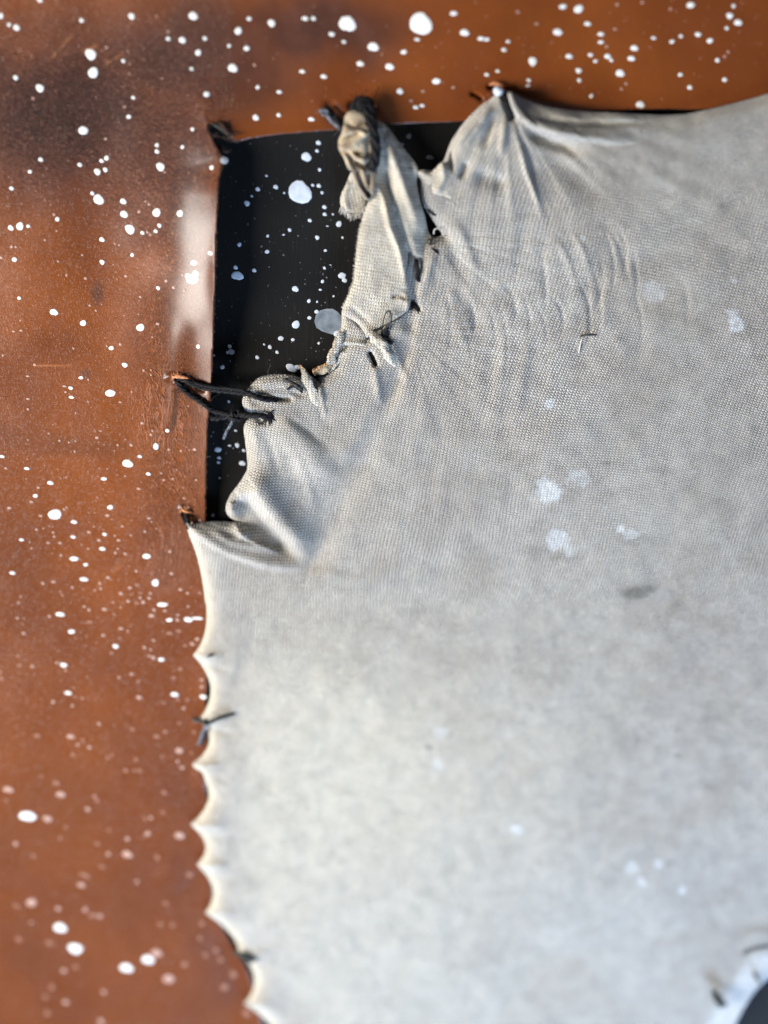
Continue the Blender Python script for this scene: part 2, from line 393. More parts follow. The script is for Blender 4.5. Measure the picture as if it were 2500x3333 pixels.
def lattr(x, y):
    G = lambda cx, cy, rx, ry: np.exp(-(((x - cx) / rx) ** 2 + ((y - cy) / ry) ** 2) ** 1.5)
    nz = vn(x, y, 140, 5) * 60 + vn(x, y, 45, 6) * 18
    xx = x + nz; yy = y + nz * .7
    Gx = lambda cx, cy, rx, ry: np.exp(-(((xx - cx) / rx) ** 2 + ((yy - cy) / ry) ** 2) ** 1.5)
    st = np.maximum.reduce([.95 * Gx(230, 380, 430, 330), .95 * Gx(620, 170, 420, 230), 1.0 * Gx(1010, 90, 320, 130), .75 * Gx(560, 480, 170, 260), .5 * Gx(430, 700, 120, 130)])
    st = np.maximum(st, .75 * G(318, 955, 22, 40)); st = np.maximum(st, .6 * G(277, 1218, 22, 16))
    st = np.maximum(st, .8 * Gx(1110, 385, 60, 30)); st = np.maximum(st, .35 * Gx(170, 1430, 200, 50)); st = np.maximum(st, .45 * Gx(720, 3100, 110, 90))  # includes shadows painted on by the curled thread and beside the lowest scallops
    st = np.maximum(st, .30 * Gx(60, 2000, 200, 500)); st = np.maximum(st, .34 * sst(1700, 2700, y) * (1 + .25 * vn(x, y, 160, 16)))
    peb = np.maximum(Gx(200, 350, 260, 190), .35 * Gx(480, 380, 200, 260)) + .06 * (x < 760); peb = np.maximum(peb, .7 * np.exp(-((x - 630) / 90) ** 2) * sst(420, 520, y) * (1 - sst(1150, 1400, y)))
    wk = np.clip(1.5 * np.exp(-((x - (600 - (y - 1000) * .05)) / 75) ** 2) * sst(860, 1050, y) * (1 - sst(1750, 1950, y)) + .22 * G(500, 1180, 90, 230), 0, 1)
    sc_ = np.zeros(x.shape)
    for a, b in (((173, 185), (235, 115)), ((347, 207), (398, 172)), ((268, 165), (318, 150))):
        sc_ = np.maximum(sc_, .5 * np.exp(-(near_only(np.array([a, b], float), x, y, 30, False) / 4.0) ** 2) * (.6 + .4 * vn(x, y, 9, 3)))
    sc_ = np.maximum(sc_, .35 * np.exp(-(near_only(np.array([(110, 1190), (230, 1192)], float), x, y, 30, False) / 2.2) ** 2))
    sc_ = np.maximum(sc_, .25 * np.exp(-(near_only(np.array([(375, 1860), (405, 1825)], float), x, y, 40, False) / 8) ** 2) * (.5 + .5 * vn(x, y, 12, 3)))
    de = near_only(hole_edge, x, y, 30, False)
    return {'stain_shade': np.clip(st, 0, 1), 'pebble': np.clip(peb, 0, 1), 'wrinkle': wk, 'scuff': np.clip(sc_, 0, 1), 'flesh': np.where(de < 2.0, .8, 0)}

# ------------------------------------------------------------------ board
BOARD_H = -34
bp = np.array([(-400, -400), (2900, -400), (2900, 3900), (-400, 3900)], float)
board = sheet('backing_board', bp, lambda x, y: np.full(x.shape, float(BOARD_H)), 80, M_BOARD, None, 60)
tag(board, 'flat black backing board spattered with white paint, seen through the leather opening', 'board')

# ------------------------------------------------------------------ leather
leather = sheet('leather_sheet', leather_poly, Hl, 5.0, M_LEA, None, 18, attrf=lattr)
tag(leather, 'tan brown leather sheet with darkened corner and white paint spots, cut open around the cloth', 'leather')

# ------------------------------------------------------------------ cloth
def arc(a, b, bulge, n=14):
    a = np.array(a, float); b = np.array(b, float); t = np.linspace(0, 1, n, endpoint=False)[:, None]
    return a + (b - a) * t + np.array([bulge, 0]) * np.sin(math.pi * t) ** .85
cusps = [(629, 2134), (648, 2343), (624, 2490), (621, 2686), (642, 2816), (669, 2973), (778, 3102), (796, 3268), (905, 3420)]
bul = [47, 45, 58, 38, 38, 26, 42, 36]
topleft = catmull([(1626, 292), (1600, 320), (1560, 348), (1510, 400), (1468, 462), (1443, 525), (1412, 552), (1374, 556), (1366, 600), (1372, 655), (1388, 685), (1412, 722), (1440, 766)], 4)
mid_ = catmull([(1440, 766), (1412, 772), (1380, 768), (1330, 800), (1285, 900), (1265, 1000), (1232, 1060), (1195, 1095), (1145, 1105), (1118, 1125), (1098, 1165), (1080, 1200), (1048, 1222), (1033, 1240), (1015, 1228), (985, 1232), (940, 1226), (895, 1224), (850, 1234), (822, 1254), (802, 1276), (789, 1300), (792, 1324), (808, 1342), (834, 1350)], 4)
low_ = catmull([(834, 1350), (806, 1368), (793, 1392), (797, 1430), (804, 1490), (803, 1530), (778, 1575), (748, 1615), (735, 1650), (741, 1676), (764, 1693), (798, 1699)], 5)
tongue = catmull([(798, 1699), (770, 1703), (720, 1700), (665, 1702), (625, 1709), (606, 1700)], 4)
first = catmull([(606, 1700), (613, 1735), (638, 1800), (657, 1880), (667, 1950), (673, 1992), (669, 2048), (654, 2096), (629, 2134)], 4)
scal = np.concatenate([arc(cusps[i], cusps[i + 1], bul[i]) for i in range(len(bul))])
low_right = catmull([(905, 3420), (1300, 3480), (1800, 3480), (2250, 3470), (2370, 3400), (2392, 3340), (2420, 3285), (2455, 3230), (2500, 3186), (2560, 3150), (2640, 3120), (2720, 3100)], 5)
upr = catmull([(2720, 236), (2600, 270), (2500, 306), (2400, 334), (2300, 358), (2230, 371), (2150, 374), (2000, 366), (1900, 362), (1800, 350), (1722, 328), (1672, 304), (1648, 294)], 5)
cloth_poly = np.concatenate([topleft[:-1], mid_[:-1], low_[:-1], tongue[:-1], first[:-1], scal, low_right, [(2720, 2900), (2720, 236)], upr[1:]])
left_edge = np.concatenate([low_[:-1], tongue[:-1], first[:-1], scal])
tl_edge = np.concatenate([topleft, mid_[1:]])
CREST = np.array([(2760, 3040), (2500, 3080), (2440, 3092), (2395, 3140), (2370, 3190), (2350, 3230), (2315, 3270), (2280, 3340), (2260, 3480)], float)
CST = [
    # lower left pocket: two lips meeting at (1015,1835)
    ([(612, 1706), (660, 1752), (740, 1797), (830, 1830), (920, 1846), (1012, 1842)], 20, 30, 9, 'b'),
    ([(640, 1704), (700, 1732), (760, 1765), (860, 1785), (960, 1815)], 7, 12, 12, 'ab'),
    ([(800, 1640), (842, 1690), (890, 1735), (950, 1785), (1000, 1822)], -40, 24, 42, 'b'),
    ([(838, 1600), (875, 1655), (915, 1712), (965, 1770), (1022, 1828)], 42, 60, 24, 'b'),
    ([(758, 1625), (752, 1655), (770, 1680)], 14, 14, 12, 'ab'), ([(772, 1716), (786, 1740)], 16, 20, 15, ''),
    ([(1025, 1822), (1062, 1720), (1120, 1610), (1185, 1500), (1235, 1380), (1255, 1300)], -14, 60, 42, 'b'),
    ([(880, 1330), (960, 1420), (1040, 1520), (1100, 1600)], 22, 45, 50, 'ab'),
    ([(1080, 1500), (1160, 1440), (1200, 1350)], 7, 30, 30, 'ab'),
    ([(880, 1378), (960, 1480), (1010, 1600), (1040, 1700)], 5, 14, 18, 'ab'), ([(850, 1385), (890, 1480), (910, 1570)], -5, 12, 16, 'ab'), ([(905, 1340), (1000, 1400), (1090, 1480)], -5, 12, 14, 'ab'),
    ([(826, 1380), (836, 1460), (828, 1540)], 4, 10, 12, 'ab'), ([(700, 1722), (780, 1748), (850, 1790)], -4, 7, 8, 'ab'), ([(760, 1708), (800, 1752), (860, 1778), (940, 1812)], 5, 8, 8, 'ab'), ([(1030, 1850), (1120, 1880), (1230, 1890)], 4, 16, 22, 'ab'),
    # below the seam
    ([(1338, 1000), (1335, 1100), (1300, 1220), (1262, 1330), (1240, 1420)], -17, 20, 30, 'b'),
    ([(1275, 1120), (1300, 1180), (1335, 1260)], 9, 12, 16, 'b'), ([(1215, 1170), (1228, 1250), (1240, 1330)], 9, 12, 14, 'ab'),
    ([(1060, 1290), (1050, 1340), (1075, 1400)], -8, 14, 14, 'ab'), ([(1040, 1260), (1052, 1320), (1062, 1390)], 10, 9, 10, 'b'),
    ([(860, 1240), (920, 1236), (1000, 1262)], 12, 14, 16, 'ab'), ([(862, 1290), (905, 1299), (944, 1300)], -26, 7, 7, ''),
    ([(800, 1300), (818, 1325), (850, 1335)], 9, 12, 12, ''), ([(835, 1349), (862, 1352), (890, 1366)], -20, 8, 8, 'b'),
    ([(838, 1362), (862, 1378)], -8, 7, 7, ''), ([(1000, 1290), (960, 1280), (935, 1272)], -7, 8, 8, 'ab'),
    # radiating from the top anchor
    ([(1608, 335), (1560, 400), (1505, 452), (1480, 500)], 17, 15, 17, 'ab'), ([(1588, 372), (1535, 432), (1495, 480)], -9, 5, 6, 'ab'),
    ([(1610, 362), (1590, 430), (1560, 492)], -16, 15, 12, 'ab'), ([(1648, 372), (1640, 440), (1632, 525)], 14, 9, 13, 'ab'),
    ([(1662, 400), (1690, 470), (1715, 560), (1745, 640), (1770, 720)], 11, 7, 9, 'ab'), ([(1668, 420), (1706, 472), (1735, 550), (1752, 620)], -8, 12, 18, 'ab'),
    ([(1476, 480), (1470, 520), (1478, 572)], -18, 5, 7, 'ab'), ([(1520, 520), (1512, 560), (1495, 590)], -16, 9, 13, 'ab'),
    ([(1530, 555), (1600, 585), (1680, 600)], -12, 22, 26, 'ab'),
    ([(1636, 300), (1648, 340), (1666, 385)], -30, 7, 8, ''),
    # hem lip along the top
    ([(1662, 306), (1672, 345), (1700, 385), (1745, 414), (1800, 432), (1880, 446), (1960, 458), (2060, 470)], 24, 24, 8, 'b'),
    ([(1700, 412), (1760, 446), (1830, 476), (1920, 500)], -28, 22, 20, 'ab'),
    ([(1740, 384), (1830, 398), (1930, 404), (2050, 402), (2160, 398)], -9, 9, 9, 'ab'),
    ([(1700, 430), (1800, 510), (1890, 580), (1980, 660), (2010, 700)], -11, 26, 40, 'ab'), 
    ([(1982, 741), (2012, 789), (2036, 867), (2061, 976)], -3.5, 8, 10, 'ab'), ([(1946, 819), (1961, 873), (1958, 952), (1940, 1010), (1942, 1115)], -3.5, 7, 10, 'ab'),
    ([(2215, 900), (2240, 980), (2232, 1080)], -2.5, 8, 12, 'ab'), ([(1800, 760), (1850, 850), (1880, 960)], 4, 10, 14, 'ab'), ([(1850, 740), (1905, 830), (1920, 930)], 4, 9, 14, 'ab'),
    # seam side
    ([(1405, 700), (1450, 770), (1490, 850), (1500, 940)], -8, 18, 22, 'ab'), ([(1376, 670), (1405, 712), (1438, 762)], 8, 8, 10, ''),
    ([(1470, 700), (1520, 800), (1560, 920)], 6, 14, 18, 'ab'), ([(1398, 760), (1370, 830), (1350, 900), (1345, 990)], -14, 15, 14, ''),
    ([(1420, 810), (1400, 870), (1380, 950)], 7, 12, 12, 'ab'), ([(1340, 985), (1358, 998), (1370, 1022)], -26, 7, 7, 'b'),
    ([(1290, 1060), (1330, 1090), (1370, 1120)], 7, 18, 22, 'ab'), ([(1205, 1150), (1214, 1165), (1222, 1186)], -30, 7, 7, ''),
    ([(1400, 940), (1480, 1060), (1560, 1200)], 5, 25, 30, 'ab'), ([(1430, 900), (1500, 960), (1600, 1120)], -4, 20, 20, 'ab'),
    # scallop pulls
] + [([(cx + 4, cy), (cx + 45, cy + 4), (cx + 110, cy - 6)], 9, 10, 10, 'b') for cx, cy in cusps[:-1]] + \
    [([(cx + 14, cy + 20), (cx + 60, cy + 34), (cx + 130, cy + 50)], -6, 12, 14, 'b') for cx, cy in cusps[:-1]] + [
    ([(2330, 3235), (2352, 3275), (2372, 3330)], -16, 13, 13, ''), ([(2440, 3150), (2462, 3180), (2475, 3200)], -9, 8, 8, ''),
    ([(2500, 3110), (2440, 3200), (2390, 3290)], 5, 18, 18, 'ab'), ([(2350, 3290), (2340, 3340), (2320, 3400)], 12, 16, 16, 'a'), ([(2300, 3290), (2300, 3340), (2290, 3400)], 10, 10, 10, 'a'),
    ([(1600, 3120), (1900, 3180), (2200, 3230)], -12, 110, 130, 'ab'), ([(700, 2300), (760, 2240), (820, 2100), (850, 1980)], -4, 26, 30, 'ab'),
]
def Hc(x, y):
    d1 = near_only(left_edge, x, y, 150, False); d2 = near_only(tl_edge, x, y, 120, False); d3 = near_only(upr, x, y, 120, False)
    d4 = near_only(low_right[7 * 5 - 15:], x, y, 150, False)
    e = lambda d, k: 1 - np.exp(-(d / k) ** 1.1)
    wr = 19 + 4 * sst(1700, 1800, y) + 7 * sst(2200, 3000, y)
    low = sst(1690, 1760, y); h = 10 + 42 * e(d1, wr) * e(d2, 14) * (.35 + .65 * e(d3, 26)) * e(d4, 60)
    h += 9 * vn(x, y, 520, 21) * sst(20, 250, d1) + 3.6 * vn(x, y, 170, 22) * sst(10, 90, d1) + 1.9 * vn(x, y, 60, 23) + .6 * vn(x, y, 24, 24)
    # pulls radiating from the top anchor and from the seam
    for ax, ay, R, f, s in ((1640, 290, 900, 17, 31), (1330, 1080, 620, 14, 33), (1400, 760, 600, 15, 35)):
        r = np.hypot(x - ax, y - ay); th = np.arctan2(y - ay, x - ax + 1e-6)
        h += (4.2 if s == 31 else 2.0) * vn(th * f * 10, r, 10, s, 260) * np.exp(-r / R) * sst(30, 180, r)
    h += 3.6 * vn(x + .16 * y, y, 34, 37, 230) * np.exp(-((x - 1600) / 420) ** 2) * (1 - sst(1300, 1800, y)) * sst(600, 800, y)
    h += strokes(x, y, CST) - 60 * sst(1000, 2300, x) * sst(2600, 3250, y)
    dc, _, _, s, _ = seg_near(CREST, x, y, False)
    near = (x > 2150) & (y > 2850)
    lower = near & (s > 0)
    h = h + np.where(near, 5 * np.exp(-(dc / 26) ** 2), 0) - np.where(lower, .26 * dc, 0)
    return np.maximum(h, 9)
CPAINT = [(1790, 1320, 24, .8), (1785, 1605, 46, 1), (1760, 1575, 30, .6), (1880, 1555, 38, .55), (1818, 1762, 44, .8), (1850, 1790, 26, .5), (2024, 1718, 18, 1), (2050, 1742, 30, .6), (2130, 948, 42, .4), (2392, 1055, 28, .95), (2385, 1020, 18, .5), (2392, 912, 18, .45), (1893, 776, 18, .45), (1686, 2700, 24, .7), (2058, 2826, 20, .55), (2143, 2815, 18, .6), (2086, 2868, 20, .6), (2214, 2899, 15, .9), (1420, 2492, 28, .5), (1438, 2388, 24, .45)]
def cattr(x, y):
    nz = vn(x, y, 14, 41) * 9 + vn(x, y, 40, 42) * 9
    paint_light = np.zeros(x.shape)
    for cx, cy, r, s in CPAINT: paint_light = np.maximum(paint_light, s * (1 - sst(r * .62, r * 1.1, np.hypot((x - cx), (y - cy) * 1.15) + nz)))
    dc, _, _, sd, _ = seg_near(CREST, x, y, False); paint_light = np.maximum(paint_light, .75 * ((x > 2150) & (y > 2850) & (sd > 0)) * sst(5, 40, dc))  # light on the lower right rim, put in as pale colour
    paint_light *= .52 + .22 * vn(x, y, 11, 43)
    so = np.zeros(x.shape)
    for cx, cy, rx, ry, s in ((2066, 1930, 42, 22, 1.3), (2105, 1918, 34, 15, .9), (1735, 1795, 60, 18, .4), (1840, 1812, 55, 15, .4), (2206, 2460, 14, 6, .7), (2300, 2560, 28, 18, .5), (1395, 2432, 14, 8, .6), (1975, 1508, 20, 5, .8), (1850, 1600, 60, 60, .15), (2160, 1530, 40, 14, .3), (1260, 1880, 300, 60, .15), (900, 2100, 300, 200, .10), (2080, 1760, 90, 20, .25), (1900, 590, 70, 40, .35), (1960, 640, 50, 40, .35)):  # stains; the last two entries darken the cloth below the hem lip
        so = np.maximum(so, s * np.exp(-(((x - cx) / rx) ** 2 + ((y - cy) / ry) ** 2) ** 1.4 * (1 + .25 * vn(x, y, 17, 44))))
    wa = .75 * sst(1650, 2500, y) * (1 - sst(1100, 2400, x)) + .55 * np.exp(-(((x - 1080) / 380) ** 2 + ((y - 2550) / 380) ** 2)) + .14 * vn(x, y, 260, 45) * sst(1700, 2300, y) * (1 - sst(2800, 3100, y))
    wa = wa + .55 * np.exp(-(((x - 1560) / 90) ** 2 + ((y - 470) / 70) ** 2))
    wa = wa * (.85 + .12 * vn(x, y, 160, 46)); de = near_only(left_edge, x, y, 190, False); wa = wa * (.25 + .75 * sst(60, 180, de)) + .75 * (1 - sst(8, 34, de)) * sst(1690, 1760, y)  # rim light put into the colour: pale edge, greyer band just inside
    return {'paint': np.clip(paint_light, 0, 1), 'soil_dark': np.clip(so, 0, 1), 'warm': np.clip(wa, 0, 1)}
def cuv(x, y, V):
    X = V[:, 0] / S; Y = -V[:, 1] / S
    u = X * .985 + .17 * Y - 150 * np.exp(-(np.maximum(y - 300, 0) / 380)) * np.exp(-((x - 1850) / 520) ** 2) + 34 * vn(x, y, 420, 51)
    v = Y * .985 - .17 * X + 34 * vn(x, y, 450, 52)
    return np.stack([u, v], 1)
cloth = empty('knit_cloth', 0, 0, 0, 'grey jersey knit cloth with scalloped edge, stitched over the leather opening and torn', 'cloth')

rc = np.random.RandomState(44)
for i_ in range(17):
    x0 = 1450 + 40 * i_ + rc.randn() * 12; y0 = 720 + rc.rand() * 260 + max(0, 1650 - x0) * .5; L_ = rc.uniform(150, 330); b_ = rc.uniform(10, 40)
    CST.append(([(x0, y0), (x0 + b_, y0 + L_ * .3), (x0 + b_ * 1.3, y0 + L_ * .65), (x0 + b_ * .7, y0 + L_)], -rc.uniform(1.8, 4.0), rc.uniform(5, 8), rc.uniform(7, 12), 'ab'))
zat = lambda x, y: {'paint': np.zeros(x.shape), 'soil_dark': np.clip(.25 * vn(x, y, 50, 61), 0, 1), 'warm': np.clip(.25 + .5 * vn(x, y, 60, 62), 0, 1)}
def piece(name, pts, base, st, mat=M_KNITW, g=3.2, edge=12, amp=14, label=None, n=4, ang=0.0, sk=6, seed=70, attrf=None, cr=1.6):
    poly = catmull(pts, n, True)
    def hf(x, y):
        d = near_only(poly, x, y, 60, True)
        b = base(x, y) if callable(base) else base
        return b + amp * (1 - np.exp(-(d / edge) ** 1.2)) + strokes(x, y, st) + cr * vn(x, y, 26, seed) + .8 * vn(x, y, 10, seed + 1)
    def uvf(x, y, V):
        X = V[:, 0] / S; Y = -V[:, 1] / S; return np.stack([X * math.cos(ang) - Y * math.sin(ang), X * math.sin(ang) + Y * math.cos(ang)], 1)
    o = sheet(name, poly, hf, g, mat, cloth, sk, uvf=uvf, attrf=attrf or zat)
    if label: o['label'] = label
    return o
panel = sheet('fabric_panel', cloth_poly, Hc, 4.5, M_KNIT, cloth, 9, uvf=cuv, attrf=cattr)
piece('folded_hem', [(1656, 306), (1722, 330), (1800, 351), (1900, 363), (2000, 367), (2140, 375), (2230, 372), (2330, 384), (2220, 436), (2100, 474), (1990, 466), (1880, 449), (1800, 436), (1748, 418), (1704, 392), (1676, 352)],
      lambda x, y: Hc(x, y) + 22 * (1 - sst(1800, 2120, x)) - 9 * sst(1950, 2200, x), [([(1720, 372), (1800, 392), (1900, 400), (2040, 400)], -8, 9, 10, 'ab')], M_KNIT, g=4, edge=10, amp=5, ang=.2, cr=1.0, sk=12)
# the loose torn strip crossing the black gap
piece('torn_strip', [(1205, 392), (1222, 390), (1255, 406), (1285, 444), (1312, 480), (1345, 520), (1362, 552), (1356, 590), (1366, 648), (1382, 700), (1394, 752), (1405, 772), (1402, 800), (1378, 835), (1346, 842), (1322, 880), (1331, 930), (1336, 985), (1322, 1016), (1284, 1046), (1216, 1080), (1196, 1100), (1185, 1082), (1160, 1050), (1117, 1024), (1116, 1002), (1130, 972), (1142, 940), (1151, 915), (1156, 858), (1164, 792), (1172, 745), (1184, 700), (1196, 664), (1210, 640), (1205, 560), (1200, 470)],
      lambda x, y: 26 + 20 * sst(380, 700, y) - 10 * sst(950, 1080, y) - 26 * np.exp(-((x - 1390) / 30) ** 2 - ((y - 780) / 60) ** 2),
      [([(1222, 590), (1250, 640), (1270, 735), (1296, 800), (1314, 870), (1326, 960)], 32, 34, 10, 'ab'), ([(1236, 470), (1262, 600), (1292, 715), (1336, 850)], -38, 15, 20, 'a'),
       ([(1240, 420), (1292, 545), (1340, 680), (1366, 770)], 20, 18, 16, 'ab'), ([(1318, 480), (1345, 560), (1360, 640)], -10, 12, 10, 'ab'), ([(1295, 985), (1320, 975), (1328, 1000), (1310, 1020)], 9, 9, 9, 'ab'),
       ([(1130, 990), (1180, 1030), (1222, 1070)], -8, 9, 12, 'ab'), ([(1283, 965), (1302, 962), (1318, 972)], -9, 7, 7, '')], edge=10, amp=12, ang=1.42,
      label='long pale strip torn loose and stretched across the black gap')
# turned back flap at the seam
piece('torn_flap', [(1438, 528), (1452, 532), (1468, 548), (1482, 572), (1500, 600), (1512, 632), (1500, 655), (1488, 668), (1470, 662), (1452, 650), (1412, 644), (1400, 628), (1388, 602), (1380, 585), (1364, 572), (1362, 558), (1380, 553), (1402, 560), (1418, 548)], 44,
      [([(1440, 535), (1445, 580), (1425, 620)], 10, 10, 16, ''), ([(1490, 600), (1478, 640)], -7, 10, 10, '')], edge=9, amp=11, ang=1.3, n=4, label='small pale flap turned back with a curled fraying edge')
# short frayed tab under the twisted roll, with its fringe
piece('frayed_tab', [(1145, 560), (1175, 575), (1196, 620), (1200, 660), (1188, 690), (1165, 702), (1140, 700), (1120, 688), (1108, 665), (1110, 635), (1124, 605), (1134, 580)], 2,
      [([(1130, 600), (1122, 640), (1130, 680)], 7, 9, 12, '')], edge=9, amp=12, ang=.2)
# folded patch under the strip
piece('folded_patch', [(1116, 1010), (1150, 1040), (1188, 1078), (1196, 1100), (1200, 1140), (1188, 1148), (1150, 1160), (1112, 1178), (1085, 1205), (1068, 1215), (1080, 1185), (1100, 1150), (1110, 1100), (1112, 1050)], 24,
      [([(1115, 1130), (1150, 1130), (1195, 1138)], -18, 7, 12, 'b'), ([(1112, 1118), (1150, 1116), (1190, 1122)], 8, 8, 8, ''), ([(1090, 1200), (1130, 1172), (1190, 1148)], 9, 7, 9, '')], edge=8, amp=10, ang=1.35)
# lobe folded over beside the big stitch
piece('folded_lobe', [(803, 1278), (815, 1256), (840, 1232), (880, 1220), (930, 1220), (975, 1230), (1000, 1248), (994, 1262), (960, 1272), (930, 1282), (905, 1288), (870, 1290), (835, 1286)], 36,
      [([(830, 1262), (880, 1245), (950, 1248)], 6, 14, 16, 'ab')], M_KNIT, edge=12, amp=12, ang=.15)

def roll(name, pts, rad, mat=M_KNITW, flat=.6, cr=.22, seed=1, segs=16, label=None, parent=None, attr=True):
    """crumpled rolled edge: (px,py,h) centre line with a radius at each point"""
    rs = np.random.RandomState(seed); n = 9
    c = catmull([(a, b, h, r) for (a, b, h), r in zip(pts, rad)], n); p = P(c[:, 0], c[:, 1], c[:, 2]); R = c[:, 3] * S
    T, N, B = frame_path(p); a = np.linspace(0, 2 * math.pi, segs, endpoint=False); m = len(p)
    tt = np.clip(np.arange(m * segs + 2) / (m * segs), 0, 1); k = 1 + cr * (vn(a[None] * 40 + 0 * R[:, None], np.arange(m)[:, None] * 3.2 + 0 * a[None], 22, 80 + seed) + .6 * vn(a[None] * 40 + np.arange(m)[:, None] * 1.5, np.arange(m)[:, None] * 7.0 + 0 * a[None], 17, 90 + seed))
    k[:, -1] = (k[:, -2] + k[:, 0]) / 2
    V = p[:, None] + (R[:, None] * k)[..., None] * (np.cos(a)[None, :, None] * N[:, None] + flat * np.sin(a)[None, :, None] * B[:, None])
    V = V.reshape(-1, 3); i, j = np.meshgrid(np.arange(m - 1), np.arange(segs), indexing='ij'); j2 = (j + 1) % segs
    F = np.stack([i * segs + j, i * segs + j2, (i + 1) * segs + j2, (i + 1) * segs + j], -1).reshape(-1, 4)
    ends = [(0, list(range(segs))), (m - 1, [(m - 1) * segs + q for q in range(segs)][::-1])]
    V = np.concatenate([V, p[:1], p[-1:]]); ex = []
    for e, (_, ring) in enumerate(ends):
        cc = m * segs + e
        for q in range(0, segs, 2): ex.append((cc, ring[(q + 2) % segs], ring[q + 1], ring[q]))
    F = np.concatenate([F, np.array(ex)])
    uv = np.stack([V[:, 0] / S, -V[:, 1] / S], 1); z = np.zeros(len(V))
    o = mesh_obj(name, V, F, mat, parent or cloth, uv=uv, attrs={'paint': z, 'soil_dark': np.clip(.6 * vn(V[:, 0] / S, V[:, 1] / S, 18, 63), 0, 1), 'warm': np.clip(.15 + .75 * tt + .8 * vn(V[:, 0] / S, V[:, 1] / S, 22, 64), 0, 1)})
    if label: o['label'] = label
    return o
def rat(x, y):
    return {'paint': np.zeros(x.shape), 'soil_dark': np.clip(.15 + .7 * vn(x, y, 30, 66), 0, 1), 'warm': np.clip(.25 + .75 * sst(520, 600, y) * (1 - sst(1195, 1215, x)) + 1.0 * vn(x, y, 26, 65) + .35 * vn(x, y, 9, 66), 0, 1)}
piece('twisted_wad', [(1126, 372), (1153, 358), (1190, 364), (1208, 393), (1220, 426), (1220, 489), (1213, 530), (1226, 561), (1230, 613), (1220, 645), (1197, 654), (1176, 632), (1157, 603), (1149, 561), (1132, 549), (1120, 516), (1104, 489), (1101, 460), (1111, 435), (1118, 408)], 48,
      [([(1128, 398), (1158, 414), (1186, 402)], -20, 7, 11, ''), ([(1108, 440), (1155, 424), (1190, 434)], 14, 7, 9, ''), ([(1106, 466), (1138, 452), (1166, 438)], -16, 6, 8, ''),
       ([(1110, 484), (1150, 470), (1200, 432)], 15, 8, 9, ''), ([(1104, 492), (1130, 496), (1148, 520)], -15, 6, 7, ''), ([(1124, 512), (1136, 535), (1150, 556)], 13, 6, 8, ''), ([(1150, 505), (1180, 520), (1212, 512)], 10, 8, 9, ''),
       ([(1160, 528), (1185, 540), (1214, 534)], -16, 7, 8, ''), ([(1150, 560), (1164, 600), (1196, 648)], 14, 5, 7, ''), ([(1166, 560), (1178, 600), (1200, 636)], -16, 5, 6, ''), ([(1180, 556), (1192, 590), (1208, 626)], 9, 6, 6, ''), ([(1198, 570), (1200, 600), (1204, 630)], -14, 6, 7, ''),
       ([(1194, 430), (1200, 490), (1196, 530)], -9, 9, 8, '')], M_KNITB, g=2.2, edge=8, amp=20, ang=.3, cr=4.5, attrf=rat, sk=10, label='thin crumpled wad of yellowed cloth with brown stains at the top of the torn strip')
roll('twisted_strip', [(1203, 1080, 52), (1222, 1100, 56), (1244, 1122, 58), (1262, 1148, 54), (1276, 1172, 46), (1288, 1195, 34)], [8, 14, 16, 15, 12, 5], M_KNITW, .6, .42, 5, label='short pale twisted strip beside the slit in the seam')
roll('rolled_edge', [(1112, 1078, 38), (1103, 1105, 40), (1092, 1135, 38), (1078, 1165, 34), (1066, 1190, 30)], [6, 13, 11, 14, 5], M_KNIT, .4, .5, 6)
roll('rolled_edge', [(1078, 1180, 30), (1058, 1196, 30), (1038, 1208, 28), (1020, 1216, 22)], [6, 14, 10, 6], M_KNITB, .4, .5, 7)
roll('rolled_edge', [(984, 1196, 40), (992, 1216, 46), (1002, 1240, 50), (1014, 1266, 50), (1030, 1294, 44), (1046, 1330, 36), (1054, 1370, 30)], [4, 11, 16, 13, 15, 11, 4], M_KNITW, .35, .42, 8)

# frayed cut fibres
def fringe(name, spots, mat, r=.9, parent=cloth, seed=0, label=None):
    rs = np.random.RandomState(seed); L = []
    for (x, y, h, dx, dy, ln) in spots:
        t = np.linspace(0, 1, 6); ang = rs.randn() * .25; ca, sa = math.cos(ang), math.sin(ang)
        ux, uy = dx * ca - dy * sa, dx * sa + dy * ca; cu = rs.randn() * .3
        L.append(tube_vf(P(x + ux * ln * t - uy * ln * cu * t ** 2, y + uy * ln * t + ux * ln * cu * t ** 2, h + rs.randn() * 3 * t), np.linspace(r, r * .4, 6) * S, 4))
    o = mesh_obj(name, *join_vf(L), mat, parent); o['kind'] = 'stuff'
    if label: o['label'] = label
    return o
rs = np.random.RandomState(5)
sp = [(1112 + 78 * t, 672 + 26 * math.sin(t * math.pi) + rs.randn() * 1.5, 8 + rs.rand() * 4, -.15 + .3 * t, 1, rs.uniform(10, 22)) for t in np.linspace(0, 1, 46)]
fringe('fringe', sp, M_FIB, 1.8, seed=1)
se = catmull([(1184, 700), (1172, 745), (1164, 792), (1156, 858), (1151, 915), (1142, 940), (1130, 972), (1116, 1002)], 12)
fringe('fringe', [(x + 2, y, 30, -1, .15 + rs.randn() * .2, rs.uniform(3, 9)) for x, y in se for _ in (0, 1)], M_FIB, 1.1, seed=2)
fringe('fringe', [(x, y, 42, dx, dy, rs.uniform(4, 11)) for a, b, dx, dy in (((1110, 1070), (1066, 1190), -1, -.1), ((1060, 1190), (1020, 1212), -.4, -1), ((984, 1194), (1000, 1215), -.8, -.8)) for t in np.linspace(0, 1, 26) for x, y in [(a[0] + (b[0] - a[0]) * t, a[1] + (b[1] - a[1]) * t)]], M_HEM, 1.2, seed=3, label='brown singed fibres along the cut edge')
